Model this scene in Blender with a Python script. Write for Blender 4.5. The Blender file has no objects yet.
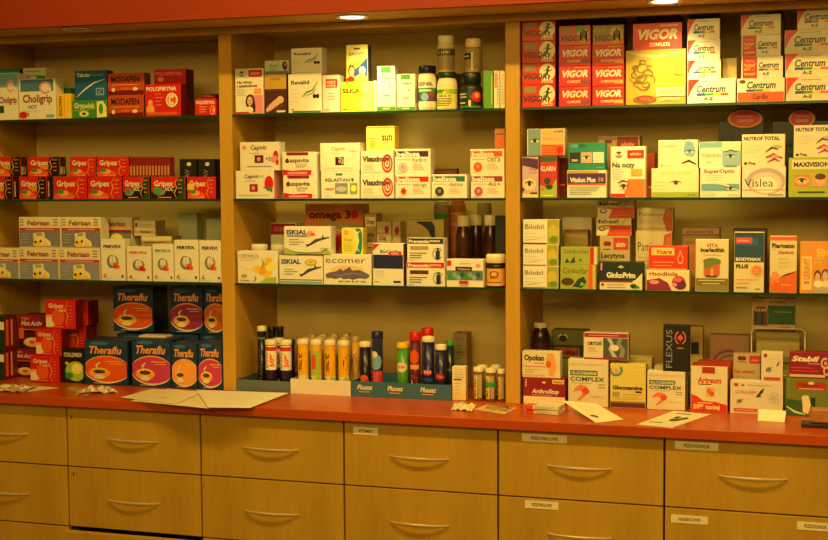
import bpy, bmesh, math, random
from mathutils import Vector, Matrix
random.seed(7)
SPOTW, KEYW, FILLW, WORLDW, EXPO = 12.0, 62.0, 66.0, .13, 0.0
sc = bpy.context.scene
C = sc.collection

# ------------------------------------------------------------------ camera
F = 1301.4; YAW = .306; PITCH = .0655; ROLL = -.006
CAM = Vector((1.9503, -3.0437, .5665))
fwd = Vector((-math.sin(YAW)*math.cos(PITCH), math.cos(YAW)*math.cos(PITCH), -math.sin(PITCH)))
r0 = Vector((math.cos(YAW), math.sin(YAW), 0)); u0 = r0.cross(fwd)
rt = math.cos(ROLL)*r0 + math.sin(ROLL)*u0
up = -math.sin(ROLL)*r0 + math.cos(ROLL)*u0
cd = bpy.data.cameras.new('camera'); cam = bpy.data.objects.new('camera', cd); C.objects.link(cam)
M = Matrix((rt, up, -fwd)).transposed().to_4x4(); M.translation = CAM
cam.matrix_world = M
cd.sensor_width = 36; cd.lens = F/828*36; cd.clip_start = .05
sc.camera = cam

S, B, OV = .21, .512, -.02         # front of the shelving, its back, worktop edge
H = {'s1': .7601, 's2': .5305, 's3': .2992, 'ct': 0.0}

def ray(px, py):
    return fwd*F + rt*(px-414) + up*(270-py)
def atY(px, py, Y):
    d = ray(px, py); return CAM + d*((Y-CAM.y)/d.y)
def atZ(px, py, Z):
    d = ray(px, py); return CAM + d*((Z-CAM.z)/d.z)

# ------------------------------------------------------------------ materials
def lin(h):
    h = h.lstrip('#'); v = [int(h[i:i+2], 16)/255 for i in (0, 2, 4)]
    return tuple(x/12.92 if x <= .04045 else ((x+.055)/1.055)**2.4 for x in v)
PAL = dict(W='e8e2cc', K='141214', R='cc1c14', DR='6e0c12', O='e2561a', Y='f0c41c', G='3c8c2c', DG='1a4426',
           LG='a8bf3c', T='1e8878', B='1c4a96', NB='14183e', SB='7aabc8', GR='88888a', DGR='34343a', LGR='bcbcb6',
           P='e48a98', PU='54265f', BR='54301a', TN='ae9464', C='e6d8ac', GD='c29a34', LO='f09c50', MG='b82260',
           SK='deae8c', WO='5e4630', PY='f0e678', PG='c4d2b0', CR='8a1826', GC='b4a070', TB='23505c', DY='6c5a2c')
mats = {}
def cmat(key, rough=.42, metal=0, spec=.5):
    k = (key, rough, metal)
    if k in mats: return mats[k]
    m = bpy.data.materials.new('print_'+key); m.use_nodes = True
    nt = m.node_tree; b = nt.nodes['Principled BSDF']
    col = lin(PAL.get(key, key))
    n = nt.nodes.new('ShaderNodeTexNoise'); n.inputs['Scale'].default_value = 60; n.inputs['Detail'].default_value = 2
    tc = nt.nodes.new('ShaderNodeTexCoord'); nt.links.new(tc.outputs['Object'], n.inputs['Vector'])
    mx = nt.nodes.new('ShaderNodeMix'); mx.data_type = 'RGBA'
    mx.inputs[6].default_value = (*[c*.93 for c in col], 1); mx.inputs[7].default_value = (*[min(1, c*1.06) for c in col], 1)
    nt.links.new(n.outputs['Fac'], mx.inputs[0]); nt.links.new(mx.outputs[2], b.inputs['Base Color'])
    b.inputs['Roughness'].default_value = rough; b.inputs['Metallic'].default_value = metal
    b.inputs['Specular IOR Level'].default_value = spec
    mats[k] = m; return m

def wood(name, c1, c2, scale=(9, 9, 1.2), rough=.4, blotch=None):
    m = bpy.data.materials.new(name); m.use_nodes = True
    nt = m.node_tree; b = nt.nodes['Principled BSDF']; L = nt.links
    tc = nt.nodes.new('ShaderNodeTexCoord'); mp = nt.nodes.new('ShaderNodeMapping'); mp.inputs['Scale'].default_value = scale
    L.new(tc.outputs['Object'], mp.inputs['Vector'])
    n = nt.nodes.new('ShaderNodeTexNoise'); n.inputs['Scale'].default_value = 1.3; n.inputs['Detail'].default_value = 4
    n2 = nt.nodes.new('ShaderNodeTexNoise'); n2.inputs['Scale'].default_value = 14; n2.inputs['Detail'].default_value = 3
    L.new(mp.outputs[0], n.inputs['Vector']); L.new(mp.outputs[0], n2.inputs['Vector'])
    ad = nt.nodes.new('ShaderNodeMath'); ad.operation = 'MULTIPLY_ADD'; ad.inputs[1].default_value = .35
    L.new(n2.outputs['Fac'], ad.inputs[0]); L.new(n.outputs['Fac'], ad.inputs[2])
    rp = nt.nodes.new('ShaderNodeValToRGB'); L.new(ad.outputs[0], rp.inputs[0])
    rp.color_ramp.elements[0].position = .45; rp.color_ramp.elements[0].color = (*lin(c1), 1)
    rp.color_ramp.elements[1].position = .9; rp.color_ramp.elements[1].color = (*lin(c2), 1)
    L.new(rp.outputs[0], b.inputs['Base Color']); b.inputs['Roughness'].default_value = rough; b.inputs['Specular IOR Level'].default_value = .5 if rough < .35 else .25
    return m
MAPLE = wood('maple_wood', 'aa8226', 'c49a34', (7, 7, 1.0), .38)
MAPLE2 = wood('maple_wood_panel', 'bc9030', 'cc9e3c', (14, 14, .8), .45)
CHERRY = wood('red_laminate', 'a83e04', 'bc4c06', (1.2, 9, 9), .3)
FASC = wood('red_fascia_laminate', '842a04', '943206', (1.5, 9, 9), .6)
BACK = wood('beige_back_panel', 'd6bc74', 'e0c880', (2, 2, 2), .6)
STEEL = cmat('f0e0c0', .38, .65)

def glassmat(name, tint, spec=.12, alpha=.5, edge=None):
    m = bpy.data.materials.new(name); m.use_nodes = True
    nt = m.node_tree; nt.nodes.clear(); L = nt.links
    o = nt.nodes.new('ShaderNodeOutputMaterial'); t = nt.nodes.new('ShaderNodeBsdfTransparent'); t.inputs[0].default_value = (*tint, 1)
    g = nt.nodes.new('ShaderNodeBsdfGlossy'); g.inputs['Roughness'].default_value = .03
    lw = nt.nodes.new('ShaderNodeLayerWeight'); lw.inputs[0].default_value = .5
    pw = nt.nodes.new('ShaderNodeMath'); pw.operation = 'POWER'; pw.inputs[1].default_value = 5; L.new(lw.outputs['Facing'], pw.inputs[0])
    f = nt.nodes.new('ShaderNodeMath'); f.operation = 'MULTIPLY_ADD'; f.inputs[1].default_value = .9; f.inputs[2].default_value = .04; L.new(pw.outputs[0], f.inputs[0])
    mx = nt.nodes.new('ShaderNodeMixShader'); L.new(f.outputs[0], mx.inputs[0]); L.new(t.outputs[0], mx.inputs[1]); L.new(g.outputs[0], mx.inputs[2])
    L.new(mx.outputs[0], o.inputs[0]); return m
GLASS = glassmat('shelf_glass', (.87, .92, .84))
PLAST = glassmat('clear_plastic', (.95, .95, .9))
GEDGE = cmat('1c3a18', .2)

# ------------------------------------------------------------------ objects
def tag(o, label, cat, group=None):
    o['label'] = label; o['category'] = cat
    if group: o['group'] = group
    return o
def obj(name, bm, ml, parent=None, loc=(0, 0, 0), rz=0, smooth=False):
    me = bpy.data.meshes.new(name); bm.to_mesh(me); bm.free()
    for m in (ml if isinstance(ml, list) else [ml]): me.materials.append(m)
    if smooth:
        for p in me.polygons: p.use_smooth = True
        try: me.set_sharp_from_angle(angle=math.radians(40))
        except Exception: pass
    o = bpy.data.objects.new(name, me); C.objects.link(o)
    o.location = loc; o.rotation_euler = (0, 0, rz)
    if parent: o.parent = parent
    return o
def empty(name, loc, rz=0):
    o = bpy.data.objects.new(name, None); C.objects.link(o); o.location = loc; o.rotation_euler = (0, 0, rz)
    o.empty_display_size = .02
    return o
def bx(bm, x0, x1, y0, y1, z0, z1, mi=0, bev=0):
    vs = [bm.verts.new(p) for p in ((x0,y0,z0),(x1,y0,z0),(x1,y1,z0),(x0,y1,z0),(x0,y0,z1),(x1,y0,z1),(x1,y1,z1),(x0,y1,z1))]
    fs = [bm.faces.new([vs[i] for i in q]) for q in ((0,3,2,1),(4,5,6,7),(0,1,5,4),(1,2,6,5),(2,3,7,6),(3,0,4,7))]
    for f in fs: f.material_index = mi
    if bev:
        es = list({e for f in fs for e in f.edges})
        r = bmesh.ops.bevel(bm, geom=es, offset=bev, segments=1, affect='EDGES', profile=.5)
        for f in r['faces']: f.material_index = mi
    return fs
def lathe(bm, prof, n=24, mi=0, cx=0, cy=0):
    rings = []
    for r, z in prof:
        if r < 1e-6: rings.append([bm.verts.new((cx, cy, z))])
        else: rings.append([bm.verts.new((cx+r*math.cos(2*math.pi*i/n), cy+r*math.sin(2*math.pi*i/n), z)) for i in range(n)])
    for a, b in zip(rings, rings[1:]):
        for i in range(n):
            j = (i+1) % n
            if len(a) == 1 and len(b) == 1: continue
            if len(a) == 1: f = bm.faces.new((a[0], b[j], b[i]))
            elif len(b) == 1: f = bm.faces.new((a[i], a[j], b[0]))
            else: f = bm.faces.new((a[i], a[j], b[j], b[i]))
            f.material_index = mi; f.smooth = True
def struct(name, bm, m):
    o = obj(name, bm, m); o['kind'] = 'structure'; return o

# ------------------------------------------------------------------ printed designs
def r(a, b, c, d, col): return ('p', col, [(a, b), (c, b), (c, d), (a, d)])
def e(cu, cv, ru, rv, col, n=20): return ('p', col, [(cu+ru*math.cos(2*math.pi*i/n), cv+rv*math.sin(2*math.pi*i/n)) for i in range(n)])
def p(col, *pts): return ('p', col, list(pts))
def t(s, u, v, w, h, col, st=''): return ('t', col, s, u, v, w, h, st)
def arc(cu, cv, ru, rv, th, a0, a1, col, taper=0, n=14):
    o, q = [], []
    for i in range(n+1):
        k = i/n; a = math.radians(a0+(a1-a0)*k); w = th*(1-taper*abs(2*k-1))
        o.append((cu+(ru+w/2)*math.cos(a), cv+(rv+w/2*rv/ru)*math.sin(a)))
        q.append((cu+(ru-w/2)*math.cos(a), cv+(rv-w/2*rv/ru)*math.sin(a)))
    return ('s', col, o, q)
def lines(u, v0, v1, w, n, col, th=.012):
    rnd = random.Random(int(u*997+v0*331+n)); out = []
    for i in range(n):
        v = v1+(v0-v1)*i/max(1, n-1); ww = w*(.6+.4*rnd.random())
        out.append(r(u, v-th/2, u+ww, v+th/2, col))
    return out
def swoosh(pts, th, col):
    o, q = [], []
    n = len(pts)
    for i, (x, y) in enumerate(pts):
        a = pts[max(0, i-1)]; b = pts[min(n-1, i+1)]
        dx, dy = b[0]-a[0], b[1]-a[1]; l = math.hypot(dx, dy) or 1
        w = th*math.sin(math.pi*(i+.4)/(n-.2))/2
        o.append((x-dy/l*w, y+dx/l*w)); q.append((x+dy/l*w, y-dx/l*w))
    return ('s', col, o, q)
def flat(*a):
    out = []
    for x in a:
        if isinstance(x, list): out += flat(*x)
        else: out.append(x)
    return out

_txt = {}
def textgeo(s, st):
    k = (s, st)
    if k in _txt: return _txt[k]
    cu = bpy.data.curves.new('t', 'FONT'); cu.body = s; cu.size = 1; cu.resolution_u = 2
    if 'b' in st: cu.offset = .028
    if 'B' in st: cu.offset = .045
    if 'i' in st: cu.shear = .25
    o = bpy.data.objects.new('t', cu); C.objects.link(o)
    bpy.context.view_layer.update()
    me = bpy.data.meshes.new_from_object(o.evaluated_get(bpy.context.evaluated_depsgraph_get()))
    vs = [(v.co.x, v.co.y) for v in me.vertices]; fs = [tuple(q.vertices) for q in me.polygons]
    bpy.data.objects.remove(o); bpy.data.curves.remove(cu); bpy.data.meshes.remove(me)
    xs = [v[0] for v in vs]; x0, x1 = min(xs), max(xs)
    ys = [v[1] for v in vs]
    y0 = 0; y1 = max(ys)
    _txt[k] = ([((x-x0)/(x1-x0), (y-y0)/(y1-y0)) for x, y in vs], fs); return _txt[k]

def paint(bm, ops, fn, slots, sub=0):
    """fn(u, v, layer) -> point ; slots: list of colour keys"""
    def mi(c):
        if c not in slots: slots.append(c)
        return slots.index(c)
    layer = 1
    f0 = fn; fn = lambda u, v, l: f0(min(1, max(0, u)), min(1, max(0, v)), l)
    for op in flat(ops):
        if op[0] == 'p':
            pts = op[2]
            if sub and len(pts) == 4:
                (a, b), (c, _), (_, d) = pts[0], pts[1], pts[2]
                n = max(1, int(abs(c-a)*sub+.5)); prev = None
                for i in range(n+1):
                    u = a+(c-a)*i/n
                    cur = (bm.verts.new(fn(u, b, layer)), bm.verts.new(fn(u, d, layer)))
                    if prev:
                        f = bm.faces.new((prev[0], cur[0], cur[1], prev[1])); f.material_index = mi(op[1])
                    prev = cur
            else:
                if sub and len(pts) > 8:                # slice round shapes so they wrap a curved surface
                    ua, ub = min(q[0] for q in pts), max(q[0] for q in pts); prev = None
                    for i in range(11):
                        u = ua+(ub-ua)*(.002+.996*i/10); ys = []
                        for a, b in zip(pts, pts[1:]+pts[:1]):
                            if (a[0]-u)*(b[0]-u) <= 0 and a[0] != b[0]: ys.append(a[1]+(b[1]-a[1])*(u-a[0])/(b[0]-a[0]))
                        cur = (bm.verts.new(fn(u, min(ys), layer)), bm.verts.new(fn(u, max(ys), layer)))
                        if prev:
                            f = bm.faces.new((prev[0], cur[0], cur[1], prev[1])); f.material_index = mi(op[1])
                        prev = cur
                    layer += 1
                    continue
                vs = [bm.verts.new(fn(u, v, layer)) for u, v in pts]
                f = bm.faces.new(vs); f.material_index = mi(op[1])
                if len(pts) > 4: bmesh.ops.triangulate(bm, faces=[f])
        elif op[0] == 's':
            prev = None
            for (a, b) in zip(op[2], op[3]):
                cur = (bm.verts.new(fn(*a, layer)), bm.verts.new(fn(*b, layer)))
                if prev:
                    f = bm.faces.new((prev[0], cur[0], cur[1], prev[1])); f.material_index = mi(op[1])
                prev = cur
        else:
            _, col, s, u, v, w, h, st = op
            vs, fs = textgeo(s, st.replace('v', '').replace('d', ''))
            if 'v' in st: P = [fn(u+w*(1-y), v+h*x, layer) for x, y in vs]      # reads upwards
            elif 'd' in st: P = [fn(u+w*x, v+h*y+.35*w*x, layer) for x, y in vs]
            else: P = [fn(u+w*x, v+h*y, layer) for x, y in vs]
            bv = [bm.verts.new(q) for q in P]; k = mi(col)
            for f in fs:
                try: bm.faces.new([bv[i] for i in f]).material_index = k
                except ValueError: pass
        layer += 1

BAYS = [(-.405, .3666), (.4047, 1.1694), (1.2067, 1.9715)]
TOP = dict(H)      # key -> z of its top
DEP = {}           # key -> (d, depth)
LAY = .00012
def box(key, x0, x1, yt, on, d, dep, base, ops, label, side=None, top=None, sops=None, name='medicine_carton', cat='box',
        group=None, rz=0, sticker=None, yc=None):
    Y = S + d
    if d < .05 and dep <= .06: dep *= .75
    z0 = TOP[on] + .0003
    yy = yt + 15
    X0 = atY(x0, yy, Y).x + .0006; X1 = atY(x1, yy, Y).x - .0006
    for ba, bb in BAYS:                       # keep clear of the dividers of the bay it stands in
        if ba-.03 < (X0+X1)/2 < bb+.03: X0 = max(X0, ba+.0012); X1 = min(X1, bb-.0012)
    w = X1 - X0
    z1 = atY((x0+x1)/2, yt, Y).z; h = z1 - z0
    if h < .003: print('BAD HEIGHT', key, h); h = .01
    slots = [base]
    bm = bmesh.new()
    bx(bm, -w/2, w/2, -dep/2, dep/2, 0, h, 0, min(.0007, h*.1))
    if side:
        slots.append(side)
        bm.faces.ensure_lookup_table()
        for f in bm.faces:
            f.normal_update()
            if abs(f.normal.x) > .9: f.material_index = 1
    if top:
        slots.append(top); ti = len(slots)-1
        for f in bm.faces:
            f.normal_update()
            if f.normal.z > .9: f.material_index = ti
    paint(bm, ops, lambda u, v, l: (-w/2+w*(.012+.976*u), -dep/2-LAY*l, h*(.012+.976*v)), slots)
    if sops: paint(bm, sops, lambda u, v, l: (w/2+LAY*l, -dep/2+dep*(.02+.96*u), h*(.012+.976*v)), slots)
    o = obj(name, bm, [cmat(c) for c in slots], None, ((X0+X1)/2, Y+dep/2, z0), math.radians(rz))
    tag(o, label, cat, group)
    if sticker:
        a, b, c2, d2, col = sticker
        bm = bmesh.new(); sl = [col]
        paint(bm, [r(a, b, c2, d2, col)] if len(sticker) == 5 else [], lambda u, v, l: (-w/2+w*u, -dep/2-LAY*22, h*v), sl)
        s = obj('price_sticker', bm, [cmat(col)], o); s['label'] = 'small coloured price sticker'
    TOP[key] = z0 + h; DEP[key] = (d, dep)
    return o

def bottle(key, x0, x1, yt, ycap, on, d, body, cap, ops, label, cat='bottle', name='pill_bottle', capx=None, lab=(.12, .72), labcol=None,
           neck=.75, group=None, shoulder=.12, glass=False, zadd=0):
    """x0,x1 body width; capx cap width in px; yt top; ycap bottom edge of cap"""
    z0 = TOP[on] + .0003 + zadd
    a = atY(x0, ycap, S+d); b = atY(x1, ycap, S+d); rad = (b.x-a.x)/2*.97
    Y = S + d + rad
    a = atY(x0, ycap, Y); b = atY(x1, ycap, Y); rad = (b.x-a.x)/2; cx = (a.x+b.x)/2
    z1 = atY((x0+x1)/2, yt, Y).z; zc = atY((x0+x1)/2, ycap, Y).z
    rc = rad*.86 if capx is None else rad*(capx[1]-capx[0])/(x1-x0)
    h = z1-z0; hc = zc-z0
    root = empty(name, (cx, Y, z0)); tag(root, label, cat, group)
    sh = shoulder*h
    bm = bmesh.new()
    lathe(bm, [(0, 0), (rad*.9, 0), (rad, .004), (rad, hc-sh), (rad*.96, hc-sh*.7), (rc*.97, hc-sh*.18), (rc*.9, hc), (rc*.88, hc+.002), (0, hc+.002)], 28)
    obj('body', bm, [cmat(body, .2 if glass else .35)], root, smooth=True)
    bm = bmesh.new()
    ch = h-hc
    pr = [(0, hc+.0022), (rc*.98, hc+.0022), (rc, hc+.003), (rc, hc+.003+ch*.55), (rc*.98, h-ch*.12), (rc*.9, h), (0, h)]
    lathe(bm, pr, 28)
    obj('cap', bm, [cmat(cap, .35)], root, smooth=True)
    if ops or labcol:
        slots = [labcol or body]; bm = bmesh.new()
        l0, l1 = lab; zz0, zz1 = hc*l0, (hc-sh)*1.0*l1
        def fn(u, v, l):
            an = (u-.5)*math.radians(210); q = rad+.0003+LAY*l
            return (q*math.sin(an), -q*math.cos(an), zz0+(zz1-zz0)*v)
        paint(bm, [r(0, 0, 1, 1, slots[0])] + list(flat(ops)), fn, slots, 14)
        obj('label', bm, [cmat(c, .4) for c in slots], root)
    TOP[key] = z0+h
    return root

def tube(x0, x1, yt, on, d, cap, body, ops, label, group='effervescent tablet tubes', name='effervescent_tube', caph=.014, z=None, tilt=0):
    z0 = (TOP[on] if z is None else z) + .0003
    a = atY(x0, yt+20, S+d); b = atY(x1, yt+20, S+d); rad = (b.x-a.x)/2*.97; cx = (a.x+b.x)/2; Y = S+d+rad
    a = atY(x0, yt+20, Y); b = atY(x1, yt+20, Y); rad = (b.x-a.x)/2*.96; cx = (a.x+b.x)/2
    h = atY((x0+x1)/2, yt, Y).z - z0
    root = empty(name, (cx, Y, z0)); tag(root, label, 'tube', group)
    if tilt: root.rotation_euler = (0, math.radians(tilt), 0)
    bm = bmesh.new(); slots = [body]; rr = rad*.93
    lathe(bm, [(0, 0), (rr*.95, 0), (rr, .001), (rr, h-caph), (0, h-caph)], 24)
    def fn(u, v, l):
        an = (u-.5)*math.radians(200); q = rr+LAY*l
        return (q*math.sin(an), -q*math.cos(an), (h-caph)*(.01+.98*v))
    paint(bm, ops, fn, slots, 14)
    obj('tube_body', bm, [cmat(c, .25) for c in slots], root)
    bm = bmesh.new()
    lathe(bm, [(0, h-caph+.0005), (rad, h-caph+.0005), (rad*1.02, h-caph+.002), (rad*1.0, h-.002), (rad*.93, h), (rad*.6, h), (rad*.55, h-.0012), (0, h-.0012)], 24)
    obj('cap', bm, [cmat(cap, .35)], root, smooth=True)
    return root

# ------------------------------------------------------------------ the setting
bm = bmesh.new(); bx(bm, -1.6, 3.2, -4.2, .62, -.95, -.9); struct('floor', bm, wood('floor_lino', '6a5a40', '7a684a', (1, 1, 1), .5))
bm = bmesh.new(); bx(bm, -1.6, 3.2, .56, .62, -.9, 1.75); struct('wall_back', bm, cmat('c8b88c', .8))
bm = bmesh.new(); bx(bm, -1.6, 3.2, -4.2, .62, 1.75, 1.8); struct('ceiling', bm, cmat('cdbf98', .85))

# --- shelving
unit = empty('shelving_unit', (0, S, 0)); tag(unit, 'built-in maple wall shelving with three bays, glass shelves and a red canopy', 'shelves')
def ubx(name, m, x0, x1, y0, y1, z0, z1, bev=0):
    bm = bmesh.new(); bx(bm, x0, x1, y0-S, y1-S, z0, z1, 0, bev); return obj(name, bm, m, unit)
SOF = atY(352, 22, S).z                      # underside of the canopy
FY = atZ(352, 11.9, SOF).y                   # front edge of the canopy
RAILZ = atY(352, 29, S).z
print('soffit', SOF, 'front', FY, 'overhang', S-FY, 'rail', RAILZ)
DIV = [(-.4425, -.405), (.3666, .4047), (1.1694, 1.2067), (1.9715, 2.009)]
for a, b in DIV: ubx('divider', MAPLE2, a, b, S, B, .0005, SOF-.001, .0006)
bays = list(zip([q[1] for q in DIV], [q[0] for q in DIV[1:]]))
for i, (a, b) in enumerate(bays):
    ubx('back_panel', BACK, a, b, B-.012, B, .0005, SOF-.001)
    for k in ('s1', 's2', 's3'):
        bm = bmesh.new()
        bx(bm, a+.0005, b-.0005, 0.004, B-.0125-S, H[k]-.006, H[k])
        g = obj('glass_shelf', bm, GLASS, unit)
        bm = bmesh.new(); bx(bm, a+.0005, b-.0005, .0, .0038, H[k]-.006, H[k]); ee = obj('polished_edge', bm, GEDGE, g); ee['label'] = 'dark green polished glass edge'
ubx('top_rail', MAPLE2, DIV[0][0], DIV[3][1], S-.019, S-.0005, RAILZ, SOF-.001, .0005)
ubx('soffit', MAPLE2, DIV[0][0], DIV[3][1], FY+.02, B, SOF, SOF+.02)
ubx('fascia', FASC, DIV[0][0]-.02, DIV[3][1]+.02, FY, FY+.0195, SOF-.0005, SOF+.22, .001)

# --- downlights in the canopy
def spot(px, py, on, label):
    P = atZ(px, py, SOF); P.y = max(P.y, FY+.0195+.046)
    root = empty('recessed_downlight', (P.x, P.y, SOF-.0005)); tag(root, label, 'lamp', 'recessed downlights in the canopy')
    bm = bmesh.new(); lathe(bm, [(.030, 0), (.041, 0), (.043, -.002), (.040, -.004), (.031, -.003), (.030, 0)], 32)
    obj('trim_ring', bm, [STEEL], root, smooth=True)
    m = bpy.data.materials.new('lamp_lens'); m.use_nodes = True; b = m.node_tree.nodes['Principled BSDF']
    b.inputs['Base Color'].default_value = (.35, .3, .22, 1); b.inputs['Roughness'].default_value = .2
    if on: b.inputs['Emission Color'].default_value = (1, .8, .42, 1); b.inputs['Emission Strength'].default_value = 9
    bm = bmesh.new(); lathe(bm, [(0, -.0035), (.012, -.003), (.022, -.0025), (.030, -.0015)], 24)
    obj('bulb', bm, [m], root, smooth=True)
    if on:
        ld = bpy.data.lights.new('downlight_beam', 'SPOT'); ld.energy = on; ld.color = (1, .74, .24)
        ld.spot_size = math.radians(96); ld.spot_blend = 1.0; ld.shadow_soft_size = .02
        lo = bpy.data.objects.new('downlight_beam', ld); C.objects.link(lo)
        lo.location = (P.x, P.y, SOF-.012)
        tgt = Vector((P.x+.03, S+.03, SOF-.35)); lo.rotation_euler = (tgt-lo.location).to_track_quat('-Z', 'Y').to_euler()
    return root
spot(71, 27.3, 0, 'unlit round downlight in the canopy above the left shelves')
spot(352, 16.4, SPOTW, 'glowing round downlight above the middle shelves')
spot(662, -2.5, SPOTW*1.05, 'glowing round downlight cut by the top of the photo, above the right shelves')

# --- worktop and drawers
CT = -.024
bm = bmesh.new(); bx(bm, -.46, 2.4, OV, B+.04, CT, 0, 0, .0015)
tag(obj('worktop', bm, CHERRY), 'long glossy orange-red worktop running under the shelves', 'counter')
CARC = cmat('3c100a', .6)
ROWS = [(-.0255, -.1885), (-.1920, -.3540), (-.3575, -.5200), (-.5225, -.70), (-.7025, -.87)]
HZ = .012
def handle(parent, cx, z):
    bm = bmesh.new(); n = 22; Lh = .077; prev = None
    for i in range(n+1):
        k = -1+2*i/n
        y = -.001-.016*(1-k*k)**.8 if abs(k) < 1 else -.0005
        hw = .0028*(.45+.55*(1-k*k)); th = .0022
        ring = [bm.verts.new((cx+Lh*k, y+dy, z+dz)) for dy, dz in ((-th, -hw*.5), (-th, hw*.5), (-th*.3, hw), (th, hw), (th, -hw), (-th*.3, -hw))]
        if prev:
            for j in range(6): bm.faces.new((prev[j], prev[(j+1) % 6], ring[(j+1) % 6], ring[j]))
        else: bm.faces.new(ring)
        prev = ring
    bm.faces.new(prev[::-1])
    h = obj('handle', bm, [STEEL], parent, smooth=True); h['label'] = 'bowed brushed metal handle'
def holder(parent, px0, px1, py, txt, y=0):
    a = atY(px0, py, y); b = atY(px1, py, y); z = (a.z+b.z)/2
    # sits level on the drawer front
    z = atY((px0+px1)/2, py, y).z
    w = b.x-a.x; bm = bmesh.new(); slots = ['C']
    bx(bm, a.x, b.x, -.0012, -.0002, z-.0095, z+.0095)
    paint(bm, [t(txt, .2, .3, .6, .42, 'WO', 'b')], lambda u, v, l: (a.x+w*u, -.0012-LAY*l, z-.0095+.019*v), slots)
    o = obj('label_strip', bm, [cmat(c) for c in slots], parent); o['label'] = 'small cream paper label strip'
def mark(parent, px, py, ch):
    a = atY(px, py, 0); bm = bmesh.new(); slots = ['5a3a1a']
    paint(bm, [t(ch, 0, 0, .004, .010, '5a3a1a')], lambda u, v, l: (a.x+u, -.0002-LAY*l, a.z+v), slots)
    o = obj('number_mark', bm, [cmat(c) for c in slots], parent); o['label'] = 'tiny dark printed number'
colpos = ['cut by the left edge of the photo', 'second from the left, its third drawer slightly open', 'third from the left, under the fan of papers',
          'fourth from the left, one label strip at its top left corner', 'fifth from the left, a label strip on both its upper drawers', 'at the right edge, three label strips on its drawers']
for k in range(6):
    x0 = -.4+.4*k; x1 = x0+.4
    cab = empty('drawer_cabinet', (x0+.2, 0, -.87)); tag(cab, 'maple drawer cabinet '+colpos[k], 'cabinet', 'drawer cabinets under the worktop')
    bm = bmesh.new(); cx0, cx1 = -.1992, .1992
    # carcass: two sides, back, bottom, rails
    bx(bm, -.1992, -.183, .0205, .5, 0, .8455); bx(bm, .183, .1992, .0205, .5, 0, .8455)
    bx(bm, -.183, .183, .488, .5, 0, .8455); bx(bm, -.183, .183, .0205, .488, 0, .012); bx(bm, -.183, .183, .0205, .08, .83, .8455)
    obj('carcass', bm, CARC, cab)
    for ri, (zt, zb) in enumerate(ROWS):
        pull = -.042 if (k == 1 and ri == 2) else 0
        # dr: empty-like mesh: the box of the drawer with its front
        bm = bmesh.new()
        bx(bm, -.1976, .1976, 0, .018, zb+.87, zt+.87, 0, .0008)
        dr = obj('drawer', bm, MAPLE, cab, (0, pull, 0))
        bm = bmesh.new(); hh = .87+zb
        bx(bm, -.178, -.166, .0185, .45, hh+.012, hh+.125); bx(bm, .166, .178, .0185, .45, hh+.012, hh+.125); bx(bm, -.166, .166, .0185, .45, hh+.012, hh+.02)
        obj('drawer_box', bm, cmat('9a7a48', .6), dr)
        if k == 5:
            handle(dr, .0, zt+.87-.083)
        else: handle(dr, .0, zt+.87-.083)
        dr['_k'] = 1; del dr['_k']
        cabx = x0+.2
        def loc(fn, *a):
            pass
        if ri < 2:
            L = {(3, 0): [(353.5, 378, 431, 'WITAMINY')], (4, 0): [(522, 567, 438.5, 'PRZECIWBOLOWE')], (4, 1): [(525, 558.5, 505, 'PRZECIWBOLOWE')],
                 (5, 0): [(675, 718.5, 446, 'PRZECIWZAPALNE')], (5, 1): [(671, 708, 519.5, 'NASERCOWE'), (797, 834, 526.5, 'PRZECIWZAPALNE')]}.get((k, ri), [])
            n0 = set(o.name for o in dr.children)
            for a in L: holder(dr, *a)
            for a in {(1, 0): [(70.5, 419, '1')], (1, 1): [(73, 476, '1')], (2, 0): [(206, 423, '2')], (2, 1): [(203, 487, '2')]}.get((k, ri), []): mark(dr, *a)
            for o in dr.children:
                if o.name not in n0: o.location = (-cabx, 0, .87)
# plinth
bm = bmesh.new(); bx(bm, -.4, 2.0, .06, .08, -.9, -.8705); tag(obj('plinth', bm, CARC), 'dark recessed plinth board under the drawer cabinets', 'plinth')
bm = bmesh.new(); bx(bm, -.4, 2.0, .45, .5, -.9, -.8705); tag(obj('plinth_rail', bm, CARC), 'dark rear support rail under the drawer cabinets', 'plinth')
# ================================================================== printed faces used more than once
def gripex(kind=''):
    dark = kind in ('MAX', 'NOC')
    o = [e(.3, .12, .34, .2, 'O'), e(.28, .26, .17, .13, 'LO')]
    if dark: o += [p('K', (.72, 1), (.62, .6), (.74, .3), (.66, 0), (1, 0), (1, 1)) if kind == 'MAX' else p('DG', (.8, 1), (.72, .6), (.82, .35), (.78, 0), (1, 0), (1, 1))]
    if kind == 'NOC': o += [p('K', (0, 0), (0, .3), (.25, .42), (.55, .6), (.74, .5), (.8, 0)), e(.24, .3, .17, .16, 'GR')]
    o += [swoosh([(.82, 1), (.7, .75), (.76, .5), (.68, .25), (.76, .02)], .03, 'LO'), lines(.8, .3, .85, .14, 4, 'LO', .03)]
    o += [t('Gripex', .08, .58, .58, .26, 'C', 'b')]
    if kind in ('MAX', 'NOC'): o += [t(kind, .4, .36, .28, .2, 'Y' if kind == 'MAX' else 'C', 'bi')]
    o += [e(.2, .33, .1, .1, 'G'), r(.2, .04, .6, .08, 'LO')]
    return flat(o)
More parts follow.
